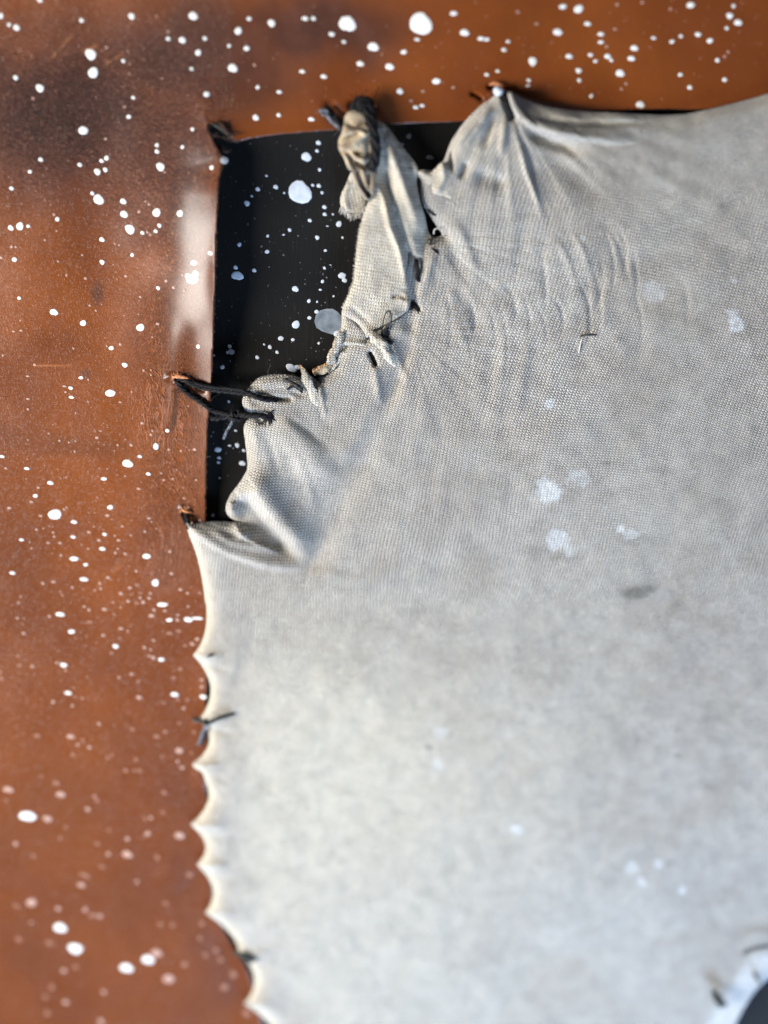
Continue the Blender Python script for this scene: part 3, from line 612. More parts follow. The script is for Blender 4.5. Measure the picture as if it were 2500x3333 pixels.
fringe('fringe', [(x, y, 40, rs.randn() * .4, -1, rs.uniform(4, 13)) for x, y in catmull([(815, 1252), (850, 1230), (895, 1219), (950, 1222), (985, 1235)], 8)], M_THO, .6, seed=4)
fringe('fringe', [(x, y, 55, -.5, .8, rs.uniform(3, 8)) for x, y in catmull([(1366, 572), (1384, 592), (1400, 630), (1450, 650), (1488, 668), (1510, 640)], 8)], M_FIB, 1.2, seed=6)
fringe('fringe', [(x, y, 42, -.5, rs.randn() * .3, rs.uniform(2, 5)) for x, y in np.array(left_edge)[::2] if y < 2200]  , M_FIB, .5, seed=8)
V, F = join_vf([tube_vf(path3([(1412, 762, 30), (1414, 748, 44), (1428, 743, 48), (1440, 752, 44), (1442, 768, 30)]), 1.6 * S, 6)])
mesh_obj('loose_fibre', V, F, M_FIB, cloth)
mesh_obj('loose_fibre', *tube_vf(path3([(880, 1224, 40), (872, 1210, 46), (880, 1190, 46), (878, 1182, 46)]), .8 * S, 5), M_THO, cloth)
V, F = join_vf([tube_vf(path3([(1884, 1148, 46), (1888, 1128, 50), (1894, 1104, 48)]), 2.2 * S, 6)])
o = mesh_obj('loose_fibre', V, F, M_FIB, cloth)

# ------------------------------------------------------------------ stitches
def hl(x, y): return float(Hl(np.array([float(x)]), np.array([float(y)]))[0])
def hc(x, y): return float(Hc(np.array([float(x)]), np.array([float(y)]))[0])
def frays(tip, dirs, ln, r, n, seed, spread=.5):
    rs = np.random.RandomState(seed); L = []
    for _ in range(n):
        a = math.atan2(dirs[1], dirs[0]) + rs.randn() * spread; l = ln * rs.uniform(.5, 1.1); t = np.linspace(0, 1, 6); cu = rs.randn() * .35
        L.append(tube_vf(P(tip[0] + math.cos(a) * l * t - math.sin(a) * l * cu * t * t, tip[1] + math.sin(a) * l * t + math.cos(a) * l * cu * t * t, tip[2] - 3 * t + rs.randn() * 3 * t), np.linspace(r, r * .35, 6) * S, 5))
    return join_vf(L)
def stitch(label, strands, group='black threads stitching the cloth to the leather', extra=None, name='thread_stitch'):
    t = empty(name, 0, 0, 0, label, 'stitch', group)
    for i, (pts, r, mat, fz) in enumerate(strands):
        mesh_obj('strand', *cord_vf(pts, r, 3, 3.4, fz, i + len(label)), mat, t)
    for nm, vf, mat in (extra or []): mesh_obj(nm, *vf, mat, t)
    return t
def knot_vf(x, y, h, R, r, seed=0, turns=3):
    L = []
    rs = np.random.RandomState(seed); c = P(x, y, h); s = np.linspace(0, 2 * math.pi, 22)
    for k in range(turns):
        ax = rs.randn(3); ax /= np.linalg.norm(ax); u = np.cross(ax, [0, 0, 1]); u /= np.linalg.norm(u); v = np.cross(ax, u)
        off = rs.randn(3) * R * .25 * S
        L.append(tube_vf(c + off + R * S * (np.cos(s)[:, None] * u + .75 * np.sin(s)[:, None] * v), r * S, 7))
    return join_vf(L)
H1 = hl(640, 1255) + 12
stitch('thick knotted black thread loop from a leather hole across the black gap',
    [([(579, 1237, hl(579, 1237) - 4), (588, 1234, hl(588, 1234) + 8), (612, 1243, H1), (645, 1256, H1), (690, 1267, H1 + 4), (740, 1273, 34), (790, 1279, 40), (830, 1290, 62), (862, 1298, 56), (895, 1303, 40)], 9, M_THR, 40),
     ([(600, 1240, H1 - 2), (640, 1248, H1 + 6), (690, 1259, H1 + 10), (745, 1264, 40), (800, 1272, 58)], 6, M_THR, 50),
     ([(577, 1236, hl(577, 1236) - 4), (582, 1250, hl(582, 1250) + 10), (606, 1275, hl(606, 1275) + 11), (645, 1302, hl(645, 1302) + 11), (674, 1322, hl(672, 1322) + 12), (695, 1336, 24), (730, 1346, 28), (766, 1350, 36), (800, 1352, 52), (835, 1351, 58), (872, 1357, 50)], 9, M_THR, 70),
     ([(686, 1362, 10), (705, 1361, 12), (735, 1358, 16), (762, 1358, 26)], 9, M_THR, 20),
     ([(758, 1368, 30), (748, 1388, 26), (738, 1404, 20), (728, 1430, 12)], 4.5, M_THG, 22)],
    extra=[('knot', knot_vf(768, 1354, 38, 15, 5.5, 3, 5), M_THR), ('frayed_end', frays((866, 1355, 52), (1, .25), 34, 3.2, 26, 4, .55), M_THR), ('frayed_end', frays((835, 1366, 48), (.6, 1), 22, 2.2, 14, 5, .6), M_THO),
           ('frayed_end', frays((885, 1303, 42), (1, .1), 16, 3, 12, 6, .3), M_THR)])
stitch('short black thread caught in the top fold of the lobe beside the torn rolled edge',
    [([(925, 1234, 54), (945, 1243, 60), (968, 1256, 60), (986, 1270, 56)], 6, M_THO, 24), ([(935, 1268, 48), (950, 1258, 56), (968, 1262, 58), (985, 1278, 54)], 4, M_THR, 20)])
stitch('short dark thread holding the cloth tongue to the small torn hole in the leather',
    [([(603, 1670, hl(603, 1670) + 2), (608, 1684, 16), (612, 1700, 22), (614, 1722, 22)], 7, M_THR, 22), ([(598, 1690, 6), (606, 1702, 16), (616, 1716, 22)], 5, M_THR, 14)])
stitch('tiny dark thread tail lying at the first scallop point below the fold',
    [([(652, 2139, 24), (668, 2137, 36), (692, 2131, hc(692, 2131) + 3)], 5, M_THO, 16)])
stitch('olive black thread with long and short tails at the scalloped edge',
    [([(628, 2342, 8), (650, 2346, 26), (676, 2352, 40), (716, 2336, hc(716, 2336) + 6), (760, 2323, hc(760, 2323) + 5)], 7, M_THO, 34), ([(674, 2353, 40), (664, 2376, 26), (655, 2402, 14), (648, 2426, 10)], 5.5, M_THG, 30)],
    extra=[('knot', knot_vf(672, 2352, 40, 8, 4, 9, 3), M_THO)])
stitch('heavy black thread looped over the torn strip, with a pale curled end on leather',
    [([(1150, 384, 20), (1154, 352, 34), (1174, 328, 40), (1198, 334, 42), (1208, 372, 48), (1214, 420, 62), (1222, 470, 66), (1220, 520, 62), (1212, 556, 58)], 15, M_THR, 50),
     ([(1156, 392, 40), (1170, 352, 46), (1186, 344, 50), (1196, 380, 56), (1206, 420, 66)], 12, M_THR, 34),
     ([(1040, 362, 12), (1056, 358, 18), (1068, 366, 18), (1056, 374, 14), (1046, 366, 12)], 5, M_THG, 18),
     ([(1064, 368, 16), (1076, 388, 18), (1092, 405, 16), (1112, 420, 22)], 6.5, M_THG, 26),
     ([(1058, 352, 6), (1074, 368, 10), (1090, 388, 12), (1110, 400, 20)], 9, M_THR, 20)])
stitch('black thread at the upper right cloth anchor with a bluish white paint blob',
    [([(1618, 294, 4), (1632, 308, 30), (1646, 334, 42), (1658, 360, 46), (1670, 386, 38)], 10, M_THR, 26), ([(1636, 300, 20), (1648, 318, 40), (1664, 352, 46)], 6, M_THR, 16)],
    extra=[('paint_blob', tube_vf(path3([(1608, 292, 26), (1618, 295, 30), (1628, 300, 32), (1636, 306, 30)]), np.interp(np.linspace(0, 1, 31), [0, .3, .7, 1], [5, 14, 13, 4]) * S, 12), M_PB)])
g2 = 'small dark threads in the torn seam'
def st2(label, strands, extra=None): return stitch(label, strands, g2, extra)
st2('straight black stitch standing beside the right edge of the torn strip', [([(1354, 844, 46), (1358, 862, 52), (1360, 885, 52), (1357, 905, 48), (1372, 914, 40), (1384, 906, 34)], 6, M_THR, 14)])
st2('short dark thread slanting at the right end of the seam slit', [([(1406, 808, 44), (1420, 818, 48), (1432, 832, 42), (1436, 848, 36)], 4, M_THR, 14)])
st2('fine grey thread looped round a tiny hole near the foot of the strip', [([(1244, 1064, 56), (1250, 1036, 64), (1258, 1016, 68), (1268, 1014, 68), (1274, 1030, 66), (1270, 1052, 60), (1252, 1074, 52)], 2.4, M_THO, 8), ([(1212, 1078, 54), (1256, 1058, 60), (1300, 1034, 58), (1322, 1018, 50)], 1.8, M_THR, 8)])
st2('frayed black thread bunched above the short twisted strip', [([(1262, 1062, 52), (1254, 1078, 50), (1242, 1096, 46)], 6, M_THR, 16), ([(1252, 1076, 48), (1264, 1086, 46), (1258, 1100, 42)], 3.5, M_THR, 12)])
st2('black thread end poking out just right of the short twisted strip', [([(1258, 1112, 46), (1270, 1112, 54), (1276, 1122, 50)], 4.5, M_THR, 10)])
st2('dark curved thread edge filling the crescent slit at the strip foot', [([(1332, 982, 28), (1348, 992, 32), (1362, 1008, 32), (1372, 1028, 28)], 5, M_THR, 8)])
st2('black thread in the slit between the rolled edges', [([(1066, 1212, 20), (1050, 1224, 28), (1036, 1234, 34), (1034, 1244, 42), (1046, 1248, 42)], 4.5, M_THR, 10)])
st2('black thread lying in the open slit left of the twisted strip', [([(1205, 1148, 26), (1214, 1164, 26), (1224, 1190, 30)], 6, M_THR, 8)])
st2('black dot of thread below the curled flap', [([(1430, 656, 46), (1436, 662, 46), (1442, 668, 44)], 4, M_THR, 4)])
st2('straight dark thread snagged flat on the open cloth', [([(1888, 1094, hc(1888, 1094) + 2), (1912, 1090, hc(1912, 1090) + 4), (1940, 1091, hc(1940, 1091) + 2)], 2.6, M_THO, 6)])
st2('fine dark thread crossing the seam just below the curled flap', [([(1392, 682, 40), (1404, 694, 46), (1418, 700, 42)], 3, M_THR, 10)])
st2('tiny dark stitch between the strip and the upright black stitch', [([(1396, 778, 44), (1404, 786, 48), (1398, 798, 44)], 3.2, M_THR, 10)])
g3 = 'blurred stitches at the lower edges of the cloth'
for lab, strs in (('dark tuft of thread at the lowest scallops near the bottom edge', [([(764, 3104, 14), (790, 3106, 40), (812, 3112, 46), (838, 3122, 44)], 8, M_THO, 24), ([(786, 3104, 36), (806, 3122, 44), (822, 3130, 40)], 8, M_THO, 20)]),
                  ('brown black knot of thread beside the pale lower corner of the cloth', [([(2318, 3226, 50), (2334, 3240, 58), (2348, 3258, 58), (2344, 3276, 48)], 11, M_THO, 24), ([(2322, 3246, 54), (2342, 3262, 60), (2366, 3268, 46)], 8, M_THO, 16)]),
                  ('thin curved seam thread above the pale lower corner', [([(2418, 3104, 44), (2440, 3092, 50), (2470, 3084, 50), (2510, 3080, 46), (2560, 3078, 40)], 5, M_THO, 10)]),
                  ('short dark stitch near the black corner of the picture', [([(2452, 3166, 30), (2464, 3184, 26), (2472, 3198, 20)], 6, M_THO, 8)])):
    stitch(lab, strs, g3)
st = stitch('short dark threads at the nick of the leather corner', [([(690, 402, hl(690, 402)), (712, 414, hl(712, 400) + 8), (740, 436, 16), (772, 460, 6)], 4, M_THO, 20)], 'threads and fibres at the leather nick')

# curled tabs of leather at the nick, holes and lips
roll('curled_tab', [(702, 398, 10), (722, 410, 18), (742, 430, 16), (760, 448, 8), (778, 462, -2)], [4, 9, 11, 9, 4], M_DKL, .7, .35, 11, 12, 'dark curled tab at the corner nick', leather)
roll('curled_tab', [(712, 470, 14), (724, 484, 22), (738, 490, 14), (752, 486, 2)], [3, 7, 8, 3], M_DKL, .7, .35, 12, 12, None, leather)
roll('torn_lip', [(560, 1228, hl(560, 1228) + 2), (580, 1226, hl(580, 1226) + 6), (606, 1230, hl(606, 1230) + 6), (636, 1242, hl(636, 1242) + 2)], [2, 5, 5, 2], M_TUFT, .8, .4, 13, 8, None, leather)
roll('torn_lip', [(592, 1656, hl(592, 1656) + 2), (604, 1664, hl(604, 1664) + 6), (624, 1668, hl(624, 1668) + 5)], [3, 5, 2], M_TUFT, .8, .4, 14, 8, None, leather)
roll('torn_lip', [(1592, 276, 4), (1614, 272, 10), (1640, 278, 8)], [2, 5, 2], M_TUFT, .8, .4, 15, 8, None, leather)
def lfr(sp, mat, sd, lab=None):
    o = fringe('leather_fibre', sp, mat, 1.3, leather, sd, lab)
lfr([(x, y, hl(x, y) + 4, rs.randn(), rs.randn() * .6, rs.uniform(8, 20)) for x, y in [(690 + rs.rand() * 80, 400 + rs.rand() * 55) for _ in range(26)]], M_DKL, 21)
lfr([(x, y, hl(x, y) + 2, math.cos(a), math.sin(a), rs.uniform(6, 16)) for a in np.linspace(2.6, 6.2, 22) for x, y in [(575 + 8 * math.cos(a), 1228 + 5 * math.sin(a))]], M_TUFT, 22)
lfr([(x, y, hl(x, y) + 2, math.cos(a), math.sin(a), rs.uniform(6, 16)) for a in np.linspace(2.6, 6.2, 18) for x, y in [(598 + 8 * math.cos(a), 1664 + 5 * math.sin(a))]], M_TUFT, 23)
lfr([(y0[0], y0[1], hl(*y0) - 4, 1, rs.randn() * .4, rs.uniform(2, 6)) for y0 in left_c[8:140:2]], M_TUFT, 24)

# ------------------------------------------------------------------ paint spatter
def tile(ox, oy, s, lst):
    out = []
    for q in lst:
        x, y, r = q[:3]; ry = q[3] if len(q) > 3 else None
        out.append((ox + x * s, oy + y * s, r * s, (ry * s if ry else None)))
    return out
L1 = tile(0, 0, .5425, [(5,95,18),(100,165,20),(240,0,15),(55,148,12),(490,122,14),(790,97,20),(940,97,8),(1160,95,28),(1495,112,14),(1630,138,24),(1430,185,24),(1010,190,10),(1010,232,14),(1095,240,22),(1230,230,14),(1375,275,12),(1480,290,18),(1190,315,20),(545,325,36),(560,435,35),(640,285,10),(740,365,12),(1150,412,12),(1397,408,30),(1528,390,10),(95,465,16),(240,528,26),(200,590,10),(800,585,12),(1240,565,20),(1547,523,14),(1535,705,20),(750,640,8),(773,700,14),(500,783,31),(1155,775,12),(635,832,10),(942,870,13),(942,908,14),(1095,882,12),(245,957,15),(480,988,15),(610,965,14),(640,948,16),(585,1030,22),(633,1018,15),(963,1000,28),(988,1033,8),(180,1030,13),(70,1130,14),(555,1160,13),(592,1197,34),(740,1208,20),(745,1285,25),(872,1208,7),(895,1227,9),(835,1270,11),(940,1275,28),(1080,1280,22),(325,1287,10),(345,1315,15),(780,1375,32),(65,1367,18),(120,1357,26),(170,1357,12),(957,1353,14),(855,1397,13),(885,1393,9),(903,1408,9),(935,1387,13),(612,1437,17),(795,1530,12),(612,1573,16),(70,1480,10),(95,1482,8),(88,1555,14),(8,1547,10),(495,1530,8),(350,1568,8),(270,1440,8),(1163,1577,17),(1262,1515,14),(1270,1005,14),(690,1462,7),(715,1470,7),(340,1385,7),(1345,962,26)])
L2 = tile(0, 800, .4822, [(98,93,18),(8,80,12),(75,8,10),(555,65,9),(690,110,19),(893,62,14),(395,103,9),(450,198,10),(578,220,12),(850,205,11),(765,127,6),(1420,50,16),(1308,115,22),(1322,185,22),(1298,226,44,40),(1270,205,22),(1232,197,10),(1122,237,12),(1068,285,15),(1172,282,13),(1245,303,10),(1240,330,7),(130,353,14),(948,345,10),(365,448,31,26),(607,403,10),(648,437,9),(562,521,26,22),(948,551,33,28),(935,462,6),(1065,527,14,11),(1008,210,6),(138,503,7),(93,578,13,8),(143,572,14,8),(1030,617,7),(752,690,21,16),(722,677,8),(812,665,11),(497,692,9),(1338,680,15),(20,740,9),(235,803,11),(843,804,23,18),(970,841,10),(1020,838,7),(1020,872,8),(188,880,14,8),(547,890,19,12),(597,903,8),(437,948,16,9),(478,960,18,13),(443,987,9),(483,1022,20,12),(745,995,37,29),(890,985,8),(813,1055,12,8),(595,1052,7),(190,1033,14,8),(190,1103,9),(512,1127,7),(1275,877,13),(1175,920,10),(960,1197,12),(1130,1248,15),(1030,1248,9),(1020,1275,11),(680,1250,10,6),(655,1295,14,10),(332,1268,6),(190,1310,6),(403,1315,9),(465,1327,7),(510,1318,6),(847,1308,6),(795,1345,9),(887,1346,12),(665,1325,5),(1053,1355,19,28),(1140,1376,10),(1222,1384,9),(1315,1375,12),(1258,1357,5),(505,1388,8),(665,1370,5),(945,1422,16,12),(862,1470,40,29),(15,1422,18,12),(40,1502,13,8),(182,1503,20,11),(702,1573,21,13),(1002,1540,17,13),(672,1503,5),(725,1505,6),(845,1555,9,6),(447,1562,6),(410,1570,5),(1090,1535,8),(1168,1572,8),(1192,1512,6),(1107,1580,9),(1325,1580,8),(340,1600,23,14),(260,1632,13,8),(937,1640,15,9),(1237,1632,6),(595,1525,5),(1290,1490,5),(1272,1082,6),(1325,1225,5)])
L3 = tile(0, 1600, .5425, [(213,25,18,11),(190,62,13,8),(57,98,14,9),(330,137,48,33),(245,145,13,8),(385,107,8),(400,95,7),(662,94,21,14),(645,143,15,9),(445,182,20,12),(585,35,5),(1105,40,7),(895,160,12,8),(910,182,6),(1200,172,12,8),(1130,95,12,8),(735,208,10,7),(565,210,6),(130,289,16,9),(220,228,9),(262,220,6),(440,272,17,10),(628,256,15,10),(535,243,13,9),(595,292,13,9),(713,292,12,9),(690,265,7),(870,240,9),(785,262,7),(290,307,12,7),(362,308,12,8),(320,245,8),(325,270,8),(180,303,6),(190,340,7),(615,343,21,12),(530,343,7),(490,317,6),(445,403,28,16),(880,388,26,18),(693,368,9),(752,373,12,8),(707,343,7),(367,382,9),(515,438,16,10),(1020,360,12,8),(75,488,19,10),(505,526,28,14),(650,516,14,10),(818,477,9),(933,547,24,23),(1030,492,14,9),(1083,588,15,11),(1125,610,10),(1200,608,16,11),(322,541,15,9),(258,550,10),(435,575,10),(600,550,10),(605,582,10),(570,592,8),(375,622,7),(125,630,7),(113,667,9),(823,560,18,13),(780,577,16,10),(845,608,16,9),(843,637,10),(903,610,10),(895,640,11),(727,612,12),(770,658,15,10),(823,670,19,12),(860,664,14),(975,678,38,16),(990,715,14,9),(925,710,11),(910,745,21,14),(628,706,20,12),(680,665,8),(507,690,13,9),(535,710,12),(362,736,32,16),(725,695,8),(687,738,12),(105,759,13,7),(145,760,6),(297,748,10),(1017,770,26,12),(1068,740,13,8),(1065,770,13),(1130,768,31,18),(1185,760,42,11),(540,782,24,13),(1020,850,25,14),(1072,837,20,13),(430,840,27,14),(143,850,16,9),(726,822,18,11),(768,838,8),(622,862,15,9),(720,880,15,10),(1130,690,11,7),(695,928,23,15),(1185,886,19,13),(1155,915,19,14),(1112,924,15,10),(922,893,10),(867,935,12),(905,948,9),(920,996,18,14),(968,1008,22,15),(895,985,9),(670,968,8),(120,1043,18,10),(195,1048,15,9),(383,1040,26,15),(343,1027,10),(395,1072,8),(5,1085,12),(10,1122,14),(110,987,12),(1083,1065,20,14),(1043,1118,18,13),(790,1095,14,10),(832,1138,13),(715,1115,10),(1210,1130,11),(1210,1172,13),(1220,1232,27,16),(1048,1217,29,16),(1068,1248,14),(1125,1248,13),(985,1268,15,11),(835,1235,21,14),(410,1208,25,14),(452,1230,6),(495,1240,8),(320,1262,12),(435,1285,10),(1103,1300,13),(1075,1390,14),(795,1427,20,13),(595,1395,12),(225,1465,25,16),(425,1470,30,20),(497,1490,14),(940,1470,26,16),(990,1440,20,14),(1165,1443,14),(1075,1555,30,24),(537,1535,14),(440,1575,14),(675,1575,12),(645,1595,14),(820,1605,15)])
L4 = tile(0, 2400, .6028, [(583,110,13),(605,95,12),(395,95,15),(420,40,10),(480,60,10),(735,120,14),(680,180,19,14),(725,180,12),(755,180,15),(875,105,12),(960,130,10),(985,163,14),(1035,85,14),(305,247,25,18),(45,282,32,20),(328,308,30,19),(225,210,12),(887,298,18),(150,425,54,32),(257,440,30,20),(525,340,16),(510,318,10),(475,388,16),(880,405,18,13),(785,440,14),(815,435,12),(35,340,12),(355,485,12),(525,575,19,14),(798,520,21,15),(970,530,31,23),(688,548,17,13),(325,545,14),(85,575,16),(590,500,12),(687,632,31,22),(585,630,14),(850,650,18),(550,698,18,14),(1023,742,25,20),(445,740,20,15),(470,750,20,15),(440,797,26,18),(740,780,12),(170,892,34,24),(90,912,20,15),(315,925,19,15),(895,897,20,15),(460,930,16),(500,960,25,18),(540,965,18,14),(865,1010,16),(1090,1005,18),(930,1015,14),(325,1028,40,28),(103,1092,23,18),(407,1140,47,31),(265,1110,25,18),(845,1165,34,25),(800,1200,38,28),(683,1245,40,28),(997,1227,25,20),(408,1240,20,15),(345,1260,20,15),(910,1305,34,29),(1080,1085,16),(1110,1175,18),(1165,1150,20),(1190,1200,18),(1260,1280,24),(1210,1350,25),(1330,1490,25),(355,1430,22,16),(245,1400,16),(560,1375,16),(280,1350,20),(255,1490,20),(545,1535,20),(180,640,16),(170,1000,10)])
L5 = tile(900, 0, .9645, [(240,80,31),(487,80,42),(97,62,12,8),(125,62,8),(187,115,12,8),(228,141,9,6),(327,158,20,17),(283,215,14,10),(382,225,16,12),(430,175,12,8),(475,133,10,6),(598,45,13,9),(635,110,17,12),(690,130,12,8),(710,133,10,7),(782,140,8,6),(768,168,10,7),(87,241,10,7),(160,258,12,8),(417,308,12),(540,274,15,12),(597,295,8,5),(495,308,7,5),(470,362,10,8),(492,356,9,7),(455,340,7,5),(118,402,12,8),(10,310,10,7),(8,388,8),(967,22,15,9),(1020,30,18,15),(950,108,17,14),(878,80,8,5),(815,40,8,5),(1050,80,13,8),(1095,115,12,8),(1095,142,11,7),(1115,157,6),(1143,98,8,5),(865,207,16,17),(988,190,13,10),(1060,185,10,7),(1077,206,9,6),(1118,190,12,10),(1130,203,7),(1208,162,14,11),(1198,197,14,10),(1160,247,16,15),(1020,238,12,10),(1022,271,8),(852,271,9,7),(849,289,9,6),(747,240,8,6),(710,252,9,6),(1180,282,6),(1165,300,6),(1063,324,8),(1228,353,16,14),(1363,252,8),(1395,295,9),(1513,269,9),(1488,203,8),(1513,190,6),(1525,175,6),(1273,128,9,6),(1335,140,10,7),(1365,122,7),(1423,116,12,8),(1463,137,12,9),(1530,53,13,11),(1558,76,15,11),(1520,95,7),(1398,17,14,12),(1330,30,6),(1543,20,7),(1235,8,6),(1150,15,6)])
B1 = tile(600, 250, .3918, [(1015,665,45),(1115,548,22),(1103,615,16),(1125,772,16),(960,960,108),(760,915,22),(610,933,20),(560,990,12),(520,1050,26),(683,822,11),(1068,900,14),(1118,905,20),(830,965,10),(1145,962,14),(1165,1082,20),(1167,1142,18),(1235,1142,10),(1043,1193,18),(1285,1223,28),(1190,1240,14,6),(875,1272,17),(825,1312,14,8),(693,1322,14),(947,1320,8),(1105,1335,20),(1315,1335,12),(457,1393,20),(643,1408,9),(688,1453,20),(825,1480,8),(1173,1443,14),(425,1583,20),(580,1608,20),(1165,1588,14),(705,1580,7),(1215,1563,10,5),(441,1652,56,44)])
B2 = tile(900, 700, .3617, [(590,545,38,34),(612,585,26),(453,562,10),(415,597,18),(257,620,7),(170,665,32),(395,672,16,12),(293,773,20),(367,780,12),(440,787,9),(515,730,12),(405,812,6),(362,870,22),(297,925,20),(175,985,42,40),(545,1070,35),(40,1110,28,26),(148,1122,18),(403,1108,8),(385,1155,12),(313,1195,5),(357,1225,8),(12,1235,15),(125,1370,45,38),(150,1390,36,28),(190,1368,34,24),(432,475,14),(485,450,8),(537,650,7),(65,358,9),(485,1330,6)])
B3 = tile(500, 1100, .422, [(587,65,18),(600,107,30,24),(570,112,14),(853,50,10),(898,70,17,20),(953,110,15),(800,150,17),(590,178,7),(530,225,21,17),(465,133,10),(580,490,12),(633,715,13,10),(460,725,7),(497,862,28,24),(645,828,20,20),(587,830,15,10),(615,850,8),(505,925,17,13),(500,960,14,12),(695,868,14),(685,967,28,22),(430,912,7),(510,1080,9),(575,1062,5),(457,1368,15,14),(1275,40,12),(443,757,8),(455,135,10)])
B4 = [(1332, 443, 10, None), (1400, 512, 14, 8), (1310, 470, 6, None), (1260, 440, 5, None)]
def dedup(lst, f=.8):
    out = []
    for q in sorted(lst, key=lambda q: -q[2]):
        if all(math.hypot(q[0] - o[0], q[1] - o[1]) > f * max(o[2] * .6, q[2] * .6, 5) for o in out): out.append(q)
    return out
lea_sp = dedup(L1 + L2 + L3 + L4 + L5); brd_sp = dedup(B1 + B2 + B3) + B4
variants = []
def blob_mesh(seed, mat):
    rs = np.random.RandomState(seed); sg = 14; a = np.linspace(0, 2 * math.pi, sg, endpoint=False)
    rr = 1 + .09 * np.sin(2 * a + rs.rand() * 6) + .07 * rs.randn() * np.sin(3 * a + rs.rand() * 6) + .035 * rs.randn(sg)
    V = []
    for k, (q, z) in enumerate(((1.03, -.30), (.97, .45), (.74, .86))): V += [(q * rr[i] * math.cos(a[i]), q * rr[i] * math.sin(a[i]), z) for i in range(sg)]
    V.append((0, 0, 1.0)); F = []
    for k in range(2):
        for i in range(sg): j = (i + 1) % sg; F.append((k * sg + i, k * sg + j, (k + 1) * sg + j, (k + 1) * sg + i))
    F += [(2 * sg + i, 2 * sg + i + 1, 2 * sg + (i + 2) % sg, 3 * sg) for i in range(0, sg, 2)]
    me = bpy.data.meshes.new('paint_spot'); me.from_pydata(V, [], F); me.polygons.foreach_set('use_smooth', [True] * len(F)); me.materials.append(mat); me.update(); return me
MESH = {(m.name, s): blob_mesh(s, m) for m in (M_PW, M_PF, M_PX, M_PB, M_PG, M_PD) for s in range(6)}
def spot_matrix(x, y, rx, ry, hfun, hz):
    hx = hfun(np.array([x, x + 2.5, x - 2.5, x, x]), np.array([y, y, y, y + 2.5, y - 2.5])); p = P(np.array([x, x + 2.5, x - 2.5, x, x]), np.array([y, y, y, y + 2.5, y - 2.5]), hx)
    ex = p[1] - p[2]; ey = p[4] - p[3]; ax = np.linalg.norm(ex) / 5 * rx; ay = np.linalg.norm(ey) / 5 * ry
    nrm = np.cross(ex, ey); nrm /= np.linalg.norm(nrm); ex = ex / np.linalg.norm(ex); ey = np.cross(nrm, ex)
    M = np.eye(4); M[:3, 0] = ex * ax; M[:3, 1] = ey * ay; M[:3, 2] = nrm * hz * S; M[:3, 3] = p[0]
    return Matrix(M.tolist())
def put_spots(lst, parent, hfun, mats, limit, fades):
    stuffV, stuffF, b = [], [], 0; lst = sorted(lst, key=lambda q: -(q[2] * (q[3] or q[2])))
    rs = np.random.RandomState(3)
    for i, (x, y, rx, ry) in enumerate(lst):
        ry = ry or rx; k_ = .86 if y < 1900 else (.78 if y < 2300 else .72 + .1 * (rx > 18)); rx *= k_; ry *= k_; hz = 1.0 + .07 * min(rx, 30); M = spot_matrix(x, y, rx, ry, hfun, hz); mt = mats(x, y, rx, rs)
        if i < limit:
            o = bpy.data.objects.new('paint_spot', MESH[(mt.name, i % 6)]); C.objects.link(o); o.parent = parent; o.matrix_local = M
        else:
            me = MESH[(mt.name, i % 6)]; V = np.array([M @ v.co for v in me.vertices]); stuffV.append(V)
            for f in me.polygons:
                v = list(f.vertices); stuffF.append([q + b for q in v])
            b += len(V)
    return stuffV, stuffF
def lm(x, y, r, rs):
    q = rs.rand()
    if y > 2300: return M_PW if r > 17 else (M_PF if r > 11 or q < .25 else M_PX)
    if y > 1900: return M_PW if (r > 9 and q < .85) else (M_PF if q < .6 else M_PX)
    if r < 5.5: return M_PW if q < .4 else (M_PF if q < .85 else M_PX)
    return M_PW
def bm(x, y, r, rs): return M_PD if (r < 3.2 or x > 1240) else M_PB
sv, sf = put_spots(lea_sp, leather, Hl, lm, 300, 0)
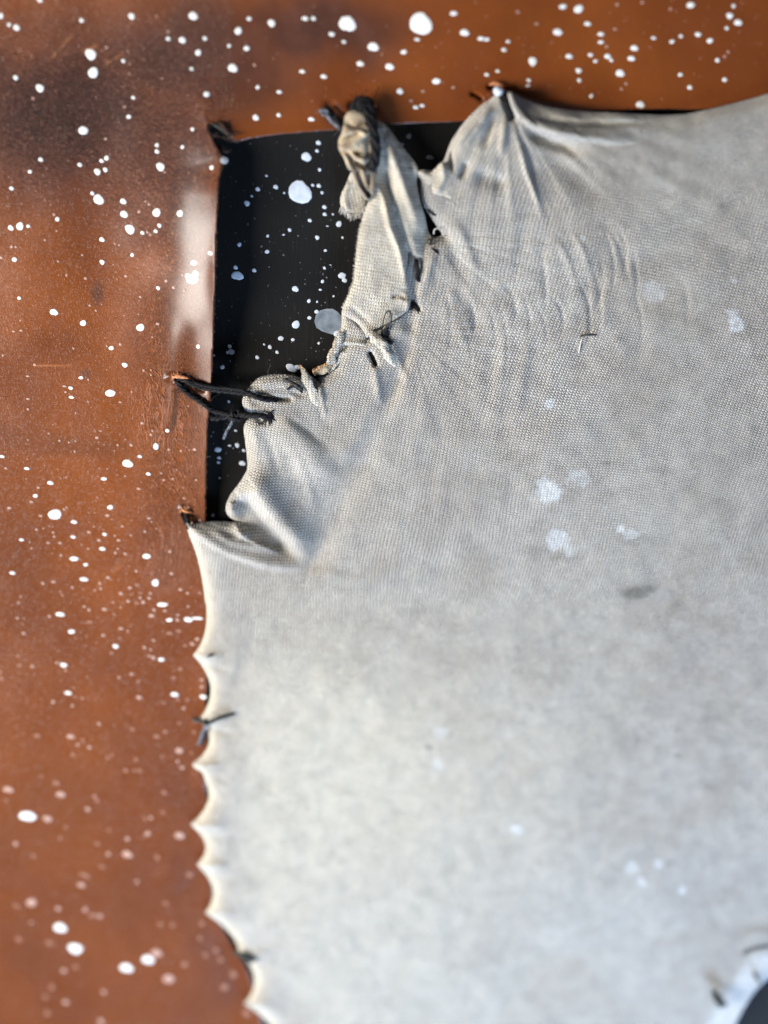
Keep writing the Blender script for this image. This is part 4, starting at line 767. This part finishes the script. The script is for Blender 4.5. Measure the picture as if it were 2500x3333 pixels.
# the finest specks, too small to pick apart
rs2 = np.random.RandomState(12); n = 0; b = sum(len(v) for v in sv)
cand = []
while n < 620:
    if rs2.rand() < .55: x, y = rs2.normal(380, 170), rs2.normal(1850, 380)
    elif rs2.rand() < .5: x, y = rs2.uniform(0, 700), rs2.uniform(0, 3300)
    else: x, y = rs2.uniform(600, 2500), rs2.uniform(0, 330)
    if not (0 < x < 2500 and 0 < y < 3300): continue
    if (x > 560 and y > 380): 
        if x > 660: continue
    cand.append((x, y, rs2.uniform(1.0, 2.6))); n += 1
cx = np.array([c[0] for c in cand]); cy = np.array([c[1] for c in cand]); ch = Hl(cx, cy)
for (x, y, r), h in zip(cand, ch):
    c0 = P(x, y, h); c1 = P(x + r, y, h); a = abs(c1[0] - c0[0]); k = np.arange(6) / 6 * 2 * math.pi
    ring = c0 + np.stack([a * np.cos(k), a * .9 * np.sin(k), 0 * k - .1 * S], 1)
    ring[:, :2] *= 1; V = np.concatenate([ring, [c0 + [0, 0, 1.2 * S]]])
    sv.append(V); sf += [[b + i, b + (i + 1) % 6, b + 6] for i in range(6)]; b += 7
def stuff_mesh(name, sv, sf, mat, parent, label):
    me = bpy.data.meshes.new(name); me.from_pydata(np.concatenate(sv).tolist(), [], sf); me.materials.append(mat); me.update()
    o = bpy.data.objects.new(name, me); C.objects.link(o); o.parent = parent; o['kind'] = 'stuff'; o['label'] = label
stuff_mesh('paint_specks', sv, sf, M_PF, leather, 'fine specks of white paint too small to count')
put_spots(brd_sp, board, lambda x, y: np.full(np.shape(x), float(BOARD_H)), bm, 300, 0)
o = bpy.data.objects.new('paint_spot', MESH[(M_PG.name, 2)]); C.objects.link(o); o.parent = board; o['label'] = 'large thin grey blue paint drop'
o.matrix_local = spot_matrix(1074, 1046, 47, 44, lambda x, y: np.full(np.shape(x), float(BOARD_H)), 1.2)
sv, sf, b = [], [], 0
for _ in range(260):
    x, y = rs2.uniform(690, 1150), rs2.uniform(440, 1680); r = rs2.uniform(.7, 1.8); c0 = P(x, y, BOARD_H + .3); k = np.arange(5) / 5 * 2 * math.pi
    V = np.concatenate([c0 + np.stack([r * S * np.cos(k), r * S * (1 + 2 * rs2.rand() * (rs2.rand() < .3)) * np.sin(k), 0 * k], 1), [c0 + [0, 0, .8 * S]]]); sv.append(V); sf += [[b + i, b + (i + 1) % 5, b + 5] for i in range(5)]; b += 6
stuff_mesh('paint_specks', sv, sf, M_PD, board, 'faint specks of paint on the black board')
# specks on the threads
